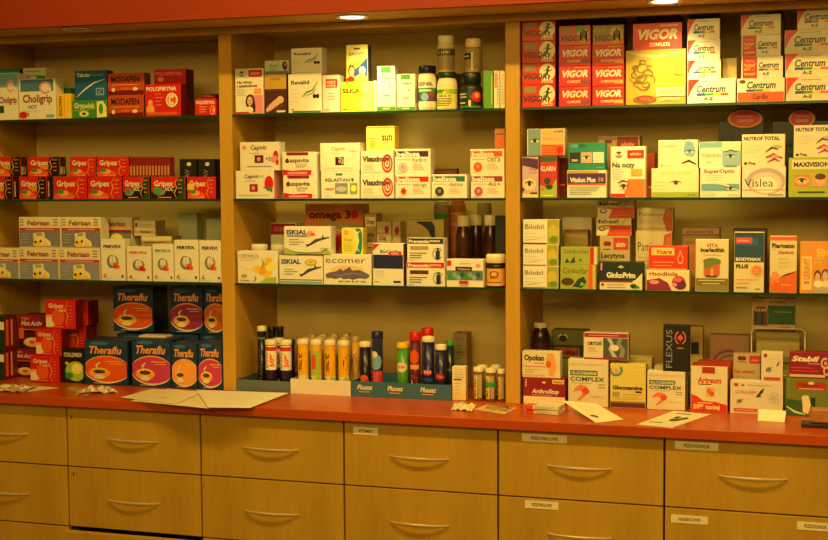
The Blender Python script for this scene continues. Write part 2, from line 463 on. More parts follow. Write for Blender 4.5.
def febrisan(grey='8c90a0'):
    return flat(r(0, 0, 1, .6, grey), r(0, .56, 1, .64, 'R'), r(.15, .585, .85, .6, 'W'), t('Febrisan', .2, .73, .55, .16, 'CR', 'b'),
                lines(.02, .74, .92, .12, 3, 'GR', .035), lines(.84, .74, .92, .13, 3, 'GR', .035), lines(.04, .15, .42, .22, 4, 'LGR', .02),
                p('C', (.36, .02), (.34, .46), (.62, .5), (.64, .3), (.76, .2), (.78, .02)), t('250', .42, .38, .14, .08, 'DGR', 'b'), e(.54, .2, .13, .13, 'PY'), e(.68, .12, .1, .09, 'PY'), e(.44, .1, .1, .08, 'PY'),
                e(.46, .1, .09, .1, 'Y'), e(.6, .16, .1, .09, 'C'), e(.53, .19, .03, .05, 'BR'), e(.66, .07, .07, .06, 'Y'), e(.4, .16, .03, .05, 'BR'))
def fervex(col, fruit='O', extra=''):
    return flat(t('FERVEX'+extra, .1, .79, .76, .075, col, 'B'), r(.1, .75, .5, .757, 'LGR'), e(.5, .46, .24, .16, 'GR'), e(.5, .47, .17, .12, 'LGR'), e(.42, .52, .05, .1, 'W'), e(.55, .52, .05, .1, 'W'),
                arc(.5, .46, .24, .16, .03, 100, 260, 'DGR'), e(.62, .36, .11, .075, fruit), e(.72, .33, .07, .05, fruit), e(.56, .33, .06, .04, 'R'),
                r(.08, .08, .24, .1, 'DGR'), e(.16, .14, .04, .02, 'R'), r(.86, .07, .94, .13, 'DGR'), r(.1, .04, .5, .048, 'LGR'))
def oval(cu, cv, ru, rv, n=32):
    return [(min(.99, max(.01, cu+ru*math.cos(2*math.pi*i/n))), cv+rv*math.sin(2*math.pi*i/n)) for i in range(n)]
def theraflu(col, top='23406a'):
    return flat(p(top, (0, .88), (.25, 1), (.8, 1), (1, .9), (1, .85), (.5, .93)), e(.34, .93, .22, .04, '3a6c98'), t('Theraflu', .1, .7, .78, .17, 'LO', 'bi'), 
                ('p', col, oval(.52, .345, .56, .3)),
                swoosh(oval(.52, .345, .56, .3)[2:16], .03, 'LO'), swoosh(oval(.52, .345, .56, .3)[17:31], .035, 'C'),
                r(.5, .52, .9, .535, 'Y'), r(.6, .47, .9, .482, 'Y'), e(.34, .26, .26, .12, 'LO'), e(.34, .3, .2, .08, 'Y'), e(.34, .17, .14, .05, 'C'), e(.34, .29, .15, .045, 'BR'), swoosh([(.3, .35), (.27, .43), (.35, .5)], .05, 'C'),
                r(.2, .02, .6, .035, 'LGR'))
def griphot():
    return flat(e(.1, .22, .2, .26, 'C'), arc(.3, .24, .07, .1, .04, -90, 100, 'C'), e(.42, .4, .22, .3, 'O'), e(.09, .44, .14, .05, 'LO'), t('Gripex', .1, .73, .52, .16, 'C', 'b'), t('HOT', .45, .6, .24, .08, 'C', 'b'),
                swoosh([(.78, 1), (.68, .7), (.76, .45), (.7, .2), (.78, .02)], .03, 'LO'), lines(.8, .2, .8, .14, 6, 'LO', .015), r(.2, .05, .62, .07, 'LO'), p('R', (.0, 0), (.6, 0), (.6, .05), (0, .05)))
def hotactiv():
    return flat(r(0, 0, 1, .62, '2a1410'), r(0, .3, .2, .62, 'O'), t('Hot Activ', .1, .7, .82, .14, 'C', 'bi'), t('Gripex', .12, .88, .3, .07, 'LO', 'b'), r(.15, .56, .8, .6, 'O'),
                e(.52, .2, .34, .15, 'LO'), e(.52, .22, .25, .1, 'C'), e(.52, .2, .13, .06, 'O'), r(.2, .42, .8, .46, 'DR'))
SH = {'s1': 'top', 's2': 'second', 's3': 'third', 'ct': 'worktop'}
RS = [r(.1, .3, .9, .36, 'LO'), r(.1, .5, .9, .54, 'LO'), r(.1, .1, .9, .2, 'DR')]

# ================================================================== LEFT BAY, top shelf
COLD = 'cold remedy cartons in the left bay'
chol = [t('Choligrip', .1, .42, .82, .2, 'CR', 'b'), t('HOT', .25, .26, .24, .09, 'B', 'b'), r(.04, .7, .96, 1, '4a7a94'), e(.74, .78, .17, .16, 'W'), arc(.74, .78, .14, .13, .05, 0, 320, 'P'),
        e(.1, .1, .12, .09, 'R'), arc(.22, .11, .04, .04, .03, -90, 100, 'R'), r(.75, .03, .97, .1, 'SB'), lines(.1, .2, .2, .7, 1, 'LGR')]
box('chol_l', -3, 18, 73, 's1', .012, .06, 'W', [r(0, .7, 1, 1, 'SB'), e(.65, .72, .2, .14, 'W'), arc(.65, .72, .16, .11, .05, 0, 330, 'P'), t('Choligrip', .08, .36, .86, .14, 'CR', 'b'), r(.1, .14, .3, .3, 'DG')],
    'pale carton with a red script name at the left photo edge, top left shelf', rz=0)
box('chol_lt', -2, 20.5, 69, 's1', .09, .05, '1c2c44', [r(0, .8, 1, 1, 'T')], 'dark blue carton behind the leftmost pale carton on the top left shelf')
box('chol_b', 23, 46, 68, 's1', .085, .05, 'C', [r(0, .84, 1, 1, 'PG'), lines(.1, .86, .95, .8, 2, 'GR', .02), r(.6, .7, 1, .86, 'G')], 'cream and green carton peeping over the pale hot drink carton, top left shelf')
box('chol_h', 18.6, 55.5, 79, 's1', .006, .06, 'W', chol, 'pale carton with a red cup and dark red script name on the top left shelf')
box('enc_b', 58, 71, 88, 's1', .07, .04, 'T', [r(0, .85, 1, 1, 'G')], 'narrow teal carton behind the yellow upright carton, top left shelf')
box('enc', 57, 71.3, 93.6, 's1', .008, .05, 'Y', [t('ENCOPIRIN', .12, .1, .22, .8, 'BR', 'vb'), r(.5, 0, .56, 1, 'LO'), r(.62, .1, .9, .2, 'C')], 'narrow yellow upright carton with vertical lettering on the top left shelf')
box('gryp', 72, 107.3, 100, 's1', .01, .05, 'G', [t('Grypolek', .05, .56, .62, .3, 'C', 'b'), e(.34, .24, .14, .16, 'PY'), e(.34, .24, .06, .08, 'DG'), p('PY', (.72, .0), (.72, .9), (.9, .95), (1, .6), (1, .05)), e(.84, .5, .06, .3, 'G'), swoosh([(0, .45), (.3, .4), (.7, .55)], .05, 'LG')],
    'low bright green carton under the blue one on the top left shelf')
box('tab', 74.5, 107.2, 70.5, 'gryp', .012, .048, '1d5f8c', [t('Tabcin', .05, .8, .42, .13, 'W', 'b'), r(.5, .84, .9, .86, 'SB'), swoosh([(.05, .1), (.3, .35), (.6, .58), (.95, .7)], .05, 'W'), r(.66, .14, .92, .4, 'SB'), r(.7, .18, .88, .36, 'B'), t('C', .74, .2, .1, .12, 'W')],
    'blue carton with a white diagonal streak, standing on a green carton', side='12304c')
mod = [t('MODAFEN', .08, .58, .8, .28, 'K', 'b'), r(0, 0, 1, .2, 'DR'), r(.1, .45, .9, .48, 'LO'), e(.14, .24, .05, .1, 'C'), e(.76, .26, .08, .08, 'C'), e(.5, .28, .16, .06, 'O')]
for k, (a, b, yt, on, w) in enumerate([(108, 144, 95, 's1', 'lower'), (107.8, 144.5, 73, 'mod0', 'upper')]):
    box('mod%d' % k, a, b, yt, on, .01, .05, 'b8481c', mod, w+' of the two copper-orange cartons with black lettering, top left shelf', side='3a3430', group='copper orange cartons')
polo = [t('POLOPIRYNA', .03, .8, .86, .13, 'W', 'b'), e(.14, .2, .12, .18, 'LO'), e(.14, .42, .07, .1, 'LO'), lines(.28, .35, .7, .26, 4, 'LO', .02), e(.76, .5, .17, .23, 'O'), arc(.76, .5, .15, .2, .05, 0, 360, 'C'), arc(.76, .5, .07, .11, .05, 50, 310, 'W'), r(.05, .03, .9, .12, 'O')]
box('polo', 144.9, 181, 84, 's1', .008, .05, 'R', polo, 'large red carton with white lettering and a ringed letter C on the top left shelf', side='DR')
box('polo_b', 154, 186, 69, 's1', .064, .05, 'R', [t('POLOPIRYNA', .05, .88, .85, .07, 'P', 'b'), e(.2, .8, .1, .05, 'LO')], 'red carton standing behind and above the large red ringed-C carton', side='DR')
box('polo_s', 195, 216.5, 98.5, 's1', .008, .05, 'R', [t('POLOPIRYNA', .04, .68, .9, .2, 'W', 'b'), lines(.2, .2, .5, .4, 3, 'LO', .05), e(.84, .3, .13, .3, 'LO'), arc(.84, .3, .06, .16, .05, 50, 310, 'R')], 'small red carton against the right divider on the top left shelf')
box('polo_sb', 202, 216, 94, 's1', .07, .04, 'DR', [lines(.1, .9, .96, .8, 2, 'P', .015)], 'dark red carton just visible behind the small red one, top left shelf')

# second shelf
grow = [('g0', -12, 13.3, 'MAX', 'cut by the left edge of the photo'), ('g1', 19, 47, 'MAX', 'second from the left'), ('g2', 54, 87.3, '', 'third from the left'), ('g3', 87.7, 122, '', 'fourth from the left'),
        ('g4', 122.6, 149.5, 'NOC', 'left one with a dark green end'), ('g5', 151, 185.5, 'NOC', 'right one with a dark green end'), ('g6', 187, 216, '', 'with a yellow price sticker, nearest the divider')]
for key, a, b, kd, w in grow:
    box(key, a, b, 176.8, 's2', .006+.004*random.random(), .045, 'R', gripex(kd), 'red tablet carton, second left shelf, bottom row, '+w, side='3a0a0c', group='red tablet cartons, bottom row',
        sops=[r(.2, .1, .35, .8, 'C')] if kd == 'MAX' else None, sticker={'g5': (.08, .22, .32, .5, '4a9c2c'), 'g6': (.02, .4, .26, .68, 'e8c21c')}.get(key))
for key, a, b, kd, on, w in [('h0', -8, 21, 'MAX', 'g0', 'cut by the left edge of the photo'), ('h1', 28, 60, 'MAX', 'g1', 'standing alone with a gap on each side'), ('h2', 70, 96, '', 'g2', 'left one of a touching pair'), ('h3', 96.6, 129, '', 'g3', 'right one of a touching pair')]:
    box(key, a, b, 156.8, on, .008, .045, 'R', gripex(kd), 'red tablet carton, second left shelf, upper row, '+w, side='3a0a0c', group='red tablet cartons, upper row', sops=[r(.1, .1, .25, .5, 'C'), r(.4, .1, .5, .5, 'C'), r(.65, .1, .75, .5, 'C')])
TOP['gset'] = max(TOP['g4'], TOP['g5'], TOP['g3'])
for i in range(13):
    a = 129.6+i*3.1
    box('sp%d' % i, a, a+3.1, 157, 'gset', .012, .04, 'CR', [r(.18, .04, .86, .55, 'c08448'), r(0, .0, .12, .9, 'DR')], 'thin red carton on end in the row of spines on the second left shelf', group='row of thin red cartons seen on end')
for i, (a, b) in enumerate([(179.5, 196.6), (198, 215)]):
    box('av%d' % i, a, b, 159, 's2', .07, .04, '1c1c1a', [e(.56, .88, .14, .05, 'C'), t('AV', .3, .52, .3, .22, 'GR', 'v'), r(.3, .45, .7, .46, 'GR')], ('left' if i == 0 else 'right')+' of two upright black boxes with a pale disc, behind the red cartons', name='black_carton', group='upright black boxes')

# third shelf
for key, a, b, yt, w in [('f0', -22, 19, 248, 'cut by the left edge of the photo'), ('f1', 19.3, 59, 247.5, 'in the middle of three'), ('f2', 59.3, 100.2, 248, 'next to the white cartons')]:
    box(key, a, b, yt, 's3', .008, .06, 'C', febrisan(), 'grey lemon-flower carton, lower row, third left shelf, '+w, group='cream and grey lemon cartons, lower row')
TOP['f01'] = max(TOP['f0'], TOP['f1'], TOP['f2'])
for key, a, b, on, w in [('f3', 19, 60.7, 'f01', 'leftmost'), ('f4', 61, 101, 'f01', 'middle one'), ('f5', 101.3, 132, 's3', 'rightmost, behind the white cartons')]:
    box(key, a, b, 217, on, .03 if on != 's3' else .10, .06 if on != 's3' else .05, 'C', febrisan('7c7c88') if on != 's3' else [x for x in [t('Febrisan', .2, .86, .6, .08, 'CR', 'b'), r(0, .0, 1, .78, '7c7c88'), r(0, .76, 1, .8, 'R'), e(.5, .66, .2, .08, 'PY')]],
        'grey lemon carton, upper row, third left shelf, '+w, group='cream and grey lemon cartons, upper row')
FV = [('v0', 100.8, 125, 239, 'K', 'O', '', 'black-lettered, beside the cream and grey carton'), ('v1', 126.6, 151.2, 246.4, 'R', 'R', '', 'the short red-lettered one'), ('v2', 152.5, 173.6, 244, 'T', 'O', ' D', 'the short teal-lettered one'),
      ('v3', 174, 198.6, 240, 'K', 'O', '', 'black-lettered, to the right of the teal-lettered one'), ('v4', 199.2, 221.4, 240.5, 'K', 'O', '', 'black-lettered, against the divider')]
for key, a, b, yt, c, fr, x, w in FV:
    box(key, a, b, yt, 's3', .006, .045, 'W', fervex(c, fr, x), 'white sachet carton, third left shelf, '+w, group='upright white sachet cartons', side='C')
box('tanb', 141, 172, 236, 's3', .1, .06, 'TN', [r(0, .9, 1, 1, 'C'), lines(.1, .7, .85, .7, 3, 'BR', .02)], 'tan carton lying behind the short white cartons on the third left shelf')
box('tan', 134, 155.6, 220.5, 'tanb', .1, .06, 'C', [t('THORAX', .3, .15, .5, .16, 'WO', 'b'), r(.05, .6, .15, .85, 'DGR'), r(.3, .72, .8, .75, 'LGR')], 'small cream carton with one brown word, on top of the tan carton', side='TN')
box('pg1', 178, 197, 213, 's3', .22, .03, 'PG', [r(.1, .8, .9, .82, 'C')], 'left of two blank pale green panels deep on the third left shelf', group='pale green panels')  # faint pale patch at the back, built as a thin upright box
box('pg2', 206, 224, 219, 's3', .22, .03, 'PG', [r(.1, .8, .9, .82, 'C')], 'right of two blank pale green panels deep on the third left shelf', group='pale green panels')  # second faint patch, likewise a thin upright box

# worktop, left bay
for i, (yt, on) in enumerate([(349.5, 'ct'), (316.5, 'la0')]):
    box('la%d' % i, -16, 4.5, yt, on, .005, .065, '17302c', [r(.3, .6, 1, .85, 'C'), r(.1, .2, .9, .3, 'DG')], ('lower', 'upper')[i]+' dark green carton stacked at the left edge of the photo on the worktop', side='DR', sops=[r(.1, .1, .3, .9, 'O'), r(.5, .1, .62, .9, 'LO')], group='dark green cartons at the left edge')
for i, (a, b, yt, on) in enumerate([(12.5, 37, 349, 'ct'), (18.3, 45, 315, 'lb0')]):
    box('lb%d' % i, a, b, yt, on, .076, .07, 'CR', hotactiv(), ('lower', 'upper')[i]+' dark carton picturing a steaming cup, beside the stack of red cup cartons', side='DR', group='dark cartons with a steaming cup')
for i, (a, b, yt, on) in enumerate([(30, 59.5, 356, 'ct'), (35.5, 61.5, 329, 'lc0'), (45.3, 75.5, 300, 'lc1')]):
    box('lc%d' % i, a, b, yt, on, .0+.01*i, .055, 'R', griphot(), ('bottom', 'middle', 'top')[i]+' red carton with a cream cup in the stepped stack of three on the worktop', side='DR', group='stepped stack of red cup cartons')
for i, (a, b, yt, on) in enumerate([(56, 86, 352, 'ct'), (56, 86, 325, 'ld0'), (62, 88, 301, 'ld1')]):
    box('ld%d' % i, a, b, yt, on, .085, .06, 'R', griphot(), ('bottom', 'middle', 'top')[i]+' red carton of the stack behind the stepped red cartons on the worktop', side='DR', group='rear stack of red cup cartons')
box('cold', 62.5, 83.7, 349, 'ct', .012, .05, 'K', [t('COLDREX', .05, .78, .9, .12, 'C', 'b'), e(.62, .34, .5, .3, 'LG'), e(.68, .42, .26, .16, 'PY'), e(.3, .2, .2, .1, 'G'), r(.5, .34, .95, .37, 'C'), e(.2, .58, .08, .05, 'LO')],
    'black and lime green carton between the red cartons and the first blue carton', side='DG')
TF = [('t0', 84.5, 127.5, 340, 'O', 'leftmost of the front row, orange picture'), ('t1', 131.5, 170.7, 339, 'c43c6c', 'front row, magenta picture, with a white leaflet on top'),
      ('t2', 171.3, 197, 343, 'LO', 'narrow one of the front row, orange picture'), ('t3', 197.7, 222.3, 342, 'c43c6c', 'front row, magenta picture, against the divider')]
for key, a, b, yt, c, w in TF:
    box(key, a, b, yt, 'ct', .0, .085, '17365c', theraflu(c), 'dark blue hot drink carton, '+w, group='front row of blue hot drink cartons', side='13284a', top='1c2c48')
BK = [('u0', 117, 157, 'O'), ('u1', 166, 199, 'c43c6c'), ('u2', 200, 226, 'O')]
for key, a, b, c in BK:
    box(key, a, b, 334, 'ct', .105, .09, '17365c', theraflu(c), 'dark blue carton, almost hidden, %s under the upper rear row' % {'u0': 'left one', 'u1': 'middle one', 'u2': 'right one'}[key], group='hidden rear row of blue cartons', side='13284a', top='1c2c48')
TOP['u0'] = TOP['u1'] = TOP['u2'] = max(TOP[k] for k in ('u0', 'u1', 'u2'))
for key, a, b, c, on, w in [('w0', 113, 153, 'O', 'u0', 'standing alone on the left'), ('w1', 170, 203, '9c2c6c', 'u1', 'magenta picture, right of the gap'), ('w2', 203.5, 227, 'd8662c', 'u2', 'partly behind the divider')]:
    box(key, a, b, 287, on, .1, .09, '17365c', theraflu(c), 'dark blue hot drink carton, upper rear row, '+w, group='upper rear row of blue hot drink cartons', side='0e1a30')

bm = bmesh.new(); q = atY(153, 338, S+.03); bx(bm, -.043, .043, 0, .045, 0, .0035, 0, .0005); bx(bm, -.041, .040, .002, .043, .0036, .0056, 0, .0004)
tag(obj('leaflet_bundle', bm, cmat('D8C8A8'), None, (q.x-.002, S+.028, TOP['t1']+.0003), math.radians(2)), 'thin folded white leaflet lying on top of the second blue front-row carton', 'leaflet')
def leaf(name, pts, z, col, label, cat, group=None, th=.0005, curl=0, ops=None, n=6):
    P = [atZ(q[0], q[1], z + (q[2] if len(q) > 2 else 0)) for q in pts]; c = sum((q for q in P), Vector())/len(P)
    bm = bmesh.new(); slots = [col]
    def pt(u, v, dz=0):
        a = P[0].lerp(P[1], u); b = P[3].lerp(P[2], u); q = a.lerp(b, v)
        return (q.x-c.x, q.y-c.y, q.z - z + dz + curl*(math.sin(3.1*u+v*2)**2)*(.4+v*.6)*.5)
    g = [[bm.verts.new(pt(i/n, j/n, th)) for i in range(n+1)] for j in range(n+1)]
    g2 = [[bm.verts.new(pt(i/n, j/n, 0)) for i in range(n+1)] for j in range(n+1)]
    for j in range(n):
        for i in range(n):
            bm.faces.new((g[j][i], g[j][i+1], g[j+1][i+1], g[j+1][i])); bm.faces.new((g2[j][i], g2[j+1][i], g2[j+1][i+1], g2[j][i+1]))
    for i in range(n):
        bm.faces.new((g[0][i+1], g[0][i], g2[0][i], g2[0][i+1])); bm.faces.new((g[n][i], g[n][i+1], g2[n][i+1], g2[n][i]))
        bm.faces.new((g[i][0], g[i+1][0], g2[i+1][0], g2[i][0])); bm.faces.new((g[i+1][n], g[i][n], g2[i][n], g2[i+1][n]))
    if ops: paint(bm, ops, lambda u, v, l: pt(u, v, th+LAY*l+curl*.0), slots)
    bmesh.ops.recalc_face_normals(bm, faces=bm.faces)
    o = obj(name, bm, [cmat(q, .6) for q in slots], None, (c.x, c.y, z)); tag(o, label, cat, group); return o
def crumple(name, pts, z, col, label, cat, hgt=.012, ops=None, seed=1, group=None, col2=None):
    P = [atZ(x, y, z) for x, y in pts]; c = sum((q for q in P), Vector())/len(P); n = 9; rnd = random.Random(seed)
    bm = bmesh.new(); H_ = {}
    def pt(i, j, k):
        u, v = i/n, j/n; q = P[0].lerp(P[1], u).lerp(P[3].lerp(P[2], u), v)
        hh = H_.setdefault((i, j), (rnd.random()**1.4)*hgt*math.sin(math.pi*(.1+.8*u))**.5*math.sin(math.pi*(.1+.8*v))**.5)
        if i in (0, n) and j in (0, n): hh = 0
        return (q.x-c.x, q.y-c.y, hh*.9 + (.0006 if k else 0))
    g = [[bm.verts.new(pt(i, j, 1)) for i in range(n+1)] for j in range(n+1)]
    g2 = [[bm.verts.new(pt(i, j, 0)) for i in range(n+1)] for j in range(n+1)]
    for j in range(n):
        for i in range(n):
            f = bm.faces.new((g[j][i], g[j][i+1], g[j+1][i+1], g[j+1][i])); f.material_index = 1 if col2 and rnd.random() < .3 else 0
            bm.faces.new((g2[j][i], g2[j+1][i], g2[j+1][i+1], g2[j][i+1]))
    for i in range(n):
        bm.faces.new((g[0][i+1], g[0][i], g2[0][i], g2[0][i+1])); bm.faces.new((g[n][i], g[n][i+1], g2[n][i+1], g2[n][i]))
        bm.faces.new((g[i][0], g[i+1][0], g2[i+1][0], g2[i][0])); bm.faces.new((g[i+1][n], g[i][n], g2[i][n], g2[i+1][n]))
    bmesh.ops.recalc_face_normals(bm, faces=bm.faces)
    o = obj(name, bm, [cmat(col, .45)]+([cmat(col2, .4)] if col2 else []), None, (c.x, c.y, z)); tag(o, label, cat, group); return o
leaf('paper_sheet', [(28, 391.8), (58.5, 388), (40, 386.2), (8, 389)], .0004, 'C', 'small cream slip under the crumpled foil, left end of worktop', 'paper')
crumple('foil_packet', [(-4, 391.5), (24, 392.5), (38, 387.2), (2, 385)], .0014, 'TN', 'crumpled brownish packet lying on a slip at the left end of the worktop', 'packet', .013, seed=3, col2='C')
crumple('torn_packet', [(76, 394.5), (118, 393), (106, 387.6), (86, 388.4)], .0005, 'C', 'crumpled cream packet in front of the leftmost blue carton', 'packet', .016, seed=5, col2='TN')
leaf('paper_sheet', [(66, 388.5), (86, 396), (92, 393), (74, 387)], .0003, 'TN', 'thin tan slip poking out left of the crumpled cream packet', 'paper')
leaf('paper_sheet', [(131, 401), (208.5, 408.5), (222, 394), (168, 388.8)], .0003, 'C', 'cream sheet at the bottom of the fan of papers, reaching the worktop edge', 'paper', 'fan of paper sheets', ops=lines(.1, .2, .8, .6, 6, 'TN', .006))
leaf('paper_sheet', [(120.5, 397.5), (176, 404), (204, 391.5), (152, 389)], .0020, 'C', 'cream sheet fanned out furthest left on the worktop', 'paper', 'fan of paper sheets', ops=[lines(.1, .2, .8, .6, 6, 'LGR', .006), e(.62, .3, .06, .04, 'LO')])
leaf('paper_sheet', [(208, 407.5), (250, 408), (289, 393), (196, 390)], .0037, 'E8E0C4', 'cream sheet fanned out furthest right, below the grey tray', 'paper', 'fan of paper sheets', ops=lines(.3, .2, .85, .5, 6, 'LGR', .006))
# ================================================================== MIDDLE BAY, top shelf
def woman(cu, cv, s=1, hair='3a1a10', cloth='W'):
    return [e(cu, cv-.02*s, .17*s, .15*s, hair), e(cu+.1*s, cv-.14*s, .09*s, .16*s, hair), e(cu-.01*s, cv, .1*s, .105*s, 'SK'), e(cu-.04*s, cv+.012*s, .014*s, .01*s, hair), e(cu+.03*s, cv+.012*s, .014*s, .01*s, hair),
            e(cu-.005*s, cv-.05*s, .03*s, .01*s, 'R'), e(cu-.03*s, cv-.2*s, .14*s, .08*s, cloth), arc(cu, cv+.03*s, .12*s, .1*s, .05*s, 20, 190, hair)]
def doppel(y, acol='R'):
    return [e(.2, y+.055, .045, .02, 'CR'), e(.26, y+.055, .045, .02, 'CR'), p('CR', (.155, y+.05), (.23, y+.01), (.305, y+.05)), r(.12, y-.02, .34, y-.005, 'DGR'), r(.16, y-.045, .3, y-.03, 'DGR'), r(.48, y-.06, .97, y+.1, acol), t('aktiv', .56, y, .34, .05, 'C', 'b')]
box('nw', 235, 263.5, 68.5, 's1', .008, .05, 'W', [r(0, .8, .46, 1, 'PG'), doppel(.88), t('Na włosy', .06, .68, .56, .06, 'WO', 'b'), t('i paznokcie', .06, .6, .74, .06, 'WO', 'b'), lines(.06, .42, .55, .36, 5, 'GR', .006), r(.68, .45, .95, .56, 'LO'), r(.6, 0, 1, .42, 'P'), woman(.54, .28), r(0, 0, .5, .04, 'R'), r(.5, 0, 1, .03, 'LO')],
    'tall white carton with a red corner and a long-haired woman, beside the left divider')
box('hair', 264.2, 286.8, 73.7, 's1', .01, .05, '4a2014', [r(0, .62, 1, 1, 'GD'), t('HAIR', .25, .84, .5, .07, 'BR'), r(0, .56, 1, .62, 'BR'), e(.72, .34, .16, .1, 'SK'), ('s', 'SK', [(.05, .1), (.25, .24), (.5, .36), (.8, .42)], [(.1, .02), (.35, .1), (.55, .18), (.75, .26)]), ('s', 'BR', [(.3, .04), (.5, .14), (.75, .26)], [(.6, .02), (.75, .08), (.92, .2)]), r(.55, .02, .95, .07, 'C')],
    'brown carton with a gold top and a woman reclining, top middle shelf')
box('skrz', 264.6, 289, 60.4, 'hair', .014, .045, 'PG', [r(0, 0, 1, .2, '6a86a0'), t('Bellis', .2, .5, .42, .22, 'G', 'i'), e(.85, .58, .11, .34, '5a2420'), e(.88, .66, .04, .12, 'P'), lines(.2, .3, .36, .4, 2, 'GR', .03)],
    'small pale green carton with a dark berry, on top of the brown carton')
rev = [t('Revalid', .08, .74, .56, .1, 'K', 'b'), swoosh([(.42, .4), (.55, .52), (.75, .58), (.9, .8)], .05, 'G'), swoosh([(.5, .42), (.75, .5), (.86, .62)], .025, 'DG'), e(.8, .42, .05, .06, 'K'), e(.9, .42, .05, .06, 'K'), r(.8, .4, .9, .44, 'K'), lines(.1, .3, .6, .25, 4, 'LGR', .008)]
box('rev0', 288, 321.5, 73.7, 's1', .008, .06, 'W', rev+[r(.12, 0, 1, .045, 'G'), r(.08, .07, .16, .09, 'DGR')], 'larger of two white cartons with a green leaf swirl, standing on the glass', group='white cartons with a green swirl')
box('rev1', 291, 322, 48, 'rev0', .01, .05, 'W', rev+[r(.1, .02, .9, .05, 'PG')], 'smaller white carton with a green leaf swirl, stacked on a larger one', group='white cartons with a green swirl')
box('merz', 322.4, 339.5, 75, 's1', .01, .05, 'e8c8b8', [r(.18, .66, .9, .9, 'R'), t('MERZ', .26, .78, .54, .07, 'C', 'b'), t('SPEZIAL', .24, .7, .58, .045, 'C', 'b'), r(.3, .5, .75, .52, 'P'), r(.3, .42, .75, .44, 'P'), r(.3, .34, .75, .36, 'P'), r(.1, .04, .4, .07, 'P')],
    'pale pink upright carton with a red square label on the top middle shelf')
box('sil', 340.5, 372.5, 82, 's1', .008, .06, 'e8dc30', [p('PY', (.62, 1), (.72, .6), (.6, .3), (.7, 0), (1, 0), (1, 1)), t('SILICA', .05, .64, .56, .16, 'K', 'B'), arc(1.02, .4, .2, .32, .025, 120, 180, 'DGR'), lines(.06, .2, .5, .4, 4, 'LG', .012), r(.05, .06, .2, .09, 'WO')],
    'bright yellow carton under the downlight on the top middle shelf')
box('dro', 346, 368, 44.6, 'sil', .014, .04, 'e8cc3c', [p('PY', (0, .5), (0, 1), (1, 1), (1, .6)), t('DROVIT', .14, .72, .7, .08, 'B', 'b'), r(.35, .88, .65, .92, 'DGR'), p('B', (.3, .3), (.6, .42), (.99, .66), (.99, .1), (.4, .1)), e(.24, .3, .17, .17, 'BR'), e(.25, .28, .12, .13, 'SK'), e(.2, .06, .2, .08, 'R'), e(.75, .3, .15, .11, 'W'), e(.72, .26, .1, .08, 'SK'), e(.7, .1, .26, .1, 'LO'), e(.21, .3, .014, .012, 'K'), e(.29, .3, .014, .012, 'K'), e(.25, .22, .035, .01, 'R')],
    'tall yellow and blue carton with two faces, on top of the bright yellow carton', side='B')
box('wh1', 373, 376.6, 81, 's1', .012, .05, 'W', [r(.1, .1, .6, .12, 'G')], 'very narrow white carton between the yellow and the green-topped cartons')
vt = [r(.2, .86, .74, 1, 'G'), t('Vitapil', .2, .72, .62, .07, 'DGR', 'b'), r(.3, .64, .7, .655, 'GR'), arc(.5, .46, .2, .08, .05, 200, 380, 'P'), e(.68, .56, .06, .04, 'GR'), r(.3, .33, .7, .35, 'DGR'), r(0, 0, 1, .09, 'G'), r(.3, .03, .7, .055, 'C'), lines(.2, .2, .28, .6, 2, 'LGR', .008)]
box('vit0', 377, 395.3, 66, 's1', .01, .05, 'W', vt, 'taller of two white cartons with a green top tab and green base', group='white cartons with green tab')
box('vit1', 396.8, 415, 74, 's1', .01, .045, 'W', vt, 'shorter of two white cartons with a green top tab and green base', group='white cartons with green tab')
bottle('pb1', 418.6, 436, 66, 74.5, 's1', .01, 'C', 'NB', [r(0, .2, 1, .66, 'G'), r(.1, .2, .9, .5, 'PU'), e(.5, .35, .12, .14, 'SB'), t('SENIL', .26, .74, .5, .12, 'PU', 'b'), r(.3, .54, .7, .6, 'W'), e(.7, .42, .06, .08, 'R'), t('HP', .4, .1, .2, .1, 'W', 'b')],
       'white bottle with a navy cap and a purple label on the top middle shelf', lab=(.08, .96), labcol='W', capx=(0, 17), shoulder=.06)
bottle('pb2', 437.4, 457, 72.5, 79.2, 's1', .01, 'C', '1c3416', [r(0, .66, 1, .9, 'LG'), r(.1, .74, .5, .86, 'G'), t('MULTI', .34, .52, .34, .1, 'DG', 'b'), lines(.22, .12, .45, .56, 5, 'DG', .035), e(.5, .74, .05, .05, 'W')],
       'rounded cream bottle with a dark green cap, under another bottle', lab=(.06, .9), labcol='PY', capx=(0, 18), shoulder=.16)
bottle('pb2t', 437.6, 454.4, 36, 44.5, 'pb2', .013, 'C', 'W', [r(.05, .66, .95, .94, '203420'), t('LIFE', .3, .74, .4, .12, 'C', 'b'), r(.5, .05, .54, .62, 'GD'), lines(.2, .1, .5, .25, 5, 'TN', .03), r(.0, .58, 1, .62, 'GD'), lines(.6, .1, .5, .25, 5, 'TN', .03)],
       'cream bottle with a white cap stacked on the dark green capped bottle', lab=(.06, .98), labcol='GC', capx=(0, 15.5), shoulder=.1)
bottle('pb3', 460.6, 482, 73, 84.7, 's1', .01, '1c1c16', '141a10', [r(.1, .45, .5, .85, 'DG'), r(.15, .7, .45, .76, 'C'), r(.15, .55, .45, .6, 'C'), e(.72, .6, .15, .28, 'R'), e(.72, .66, .07, .14, 'LO'), r(0, .02, 1, .12, 'G'), r(.5, .1, .56, .4, 'C'), r(.2, .24, .42, .3, 'C')],
       'black bottle with a green and red label, under another bottle', lab=(.04, .95), labcol='18281c', capx=(0, 19), shoulder=.1)
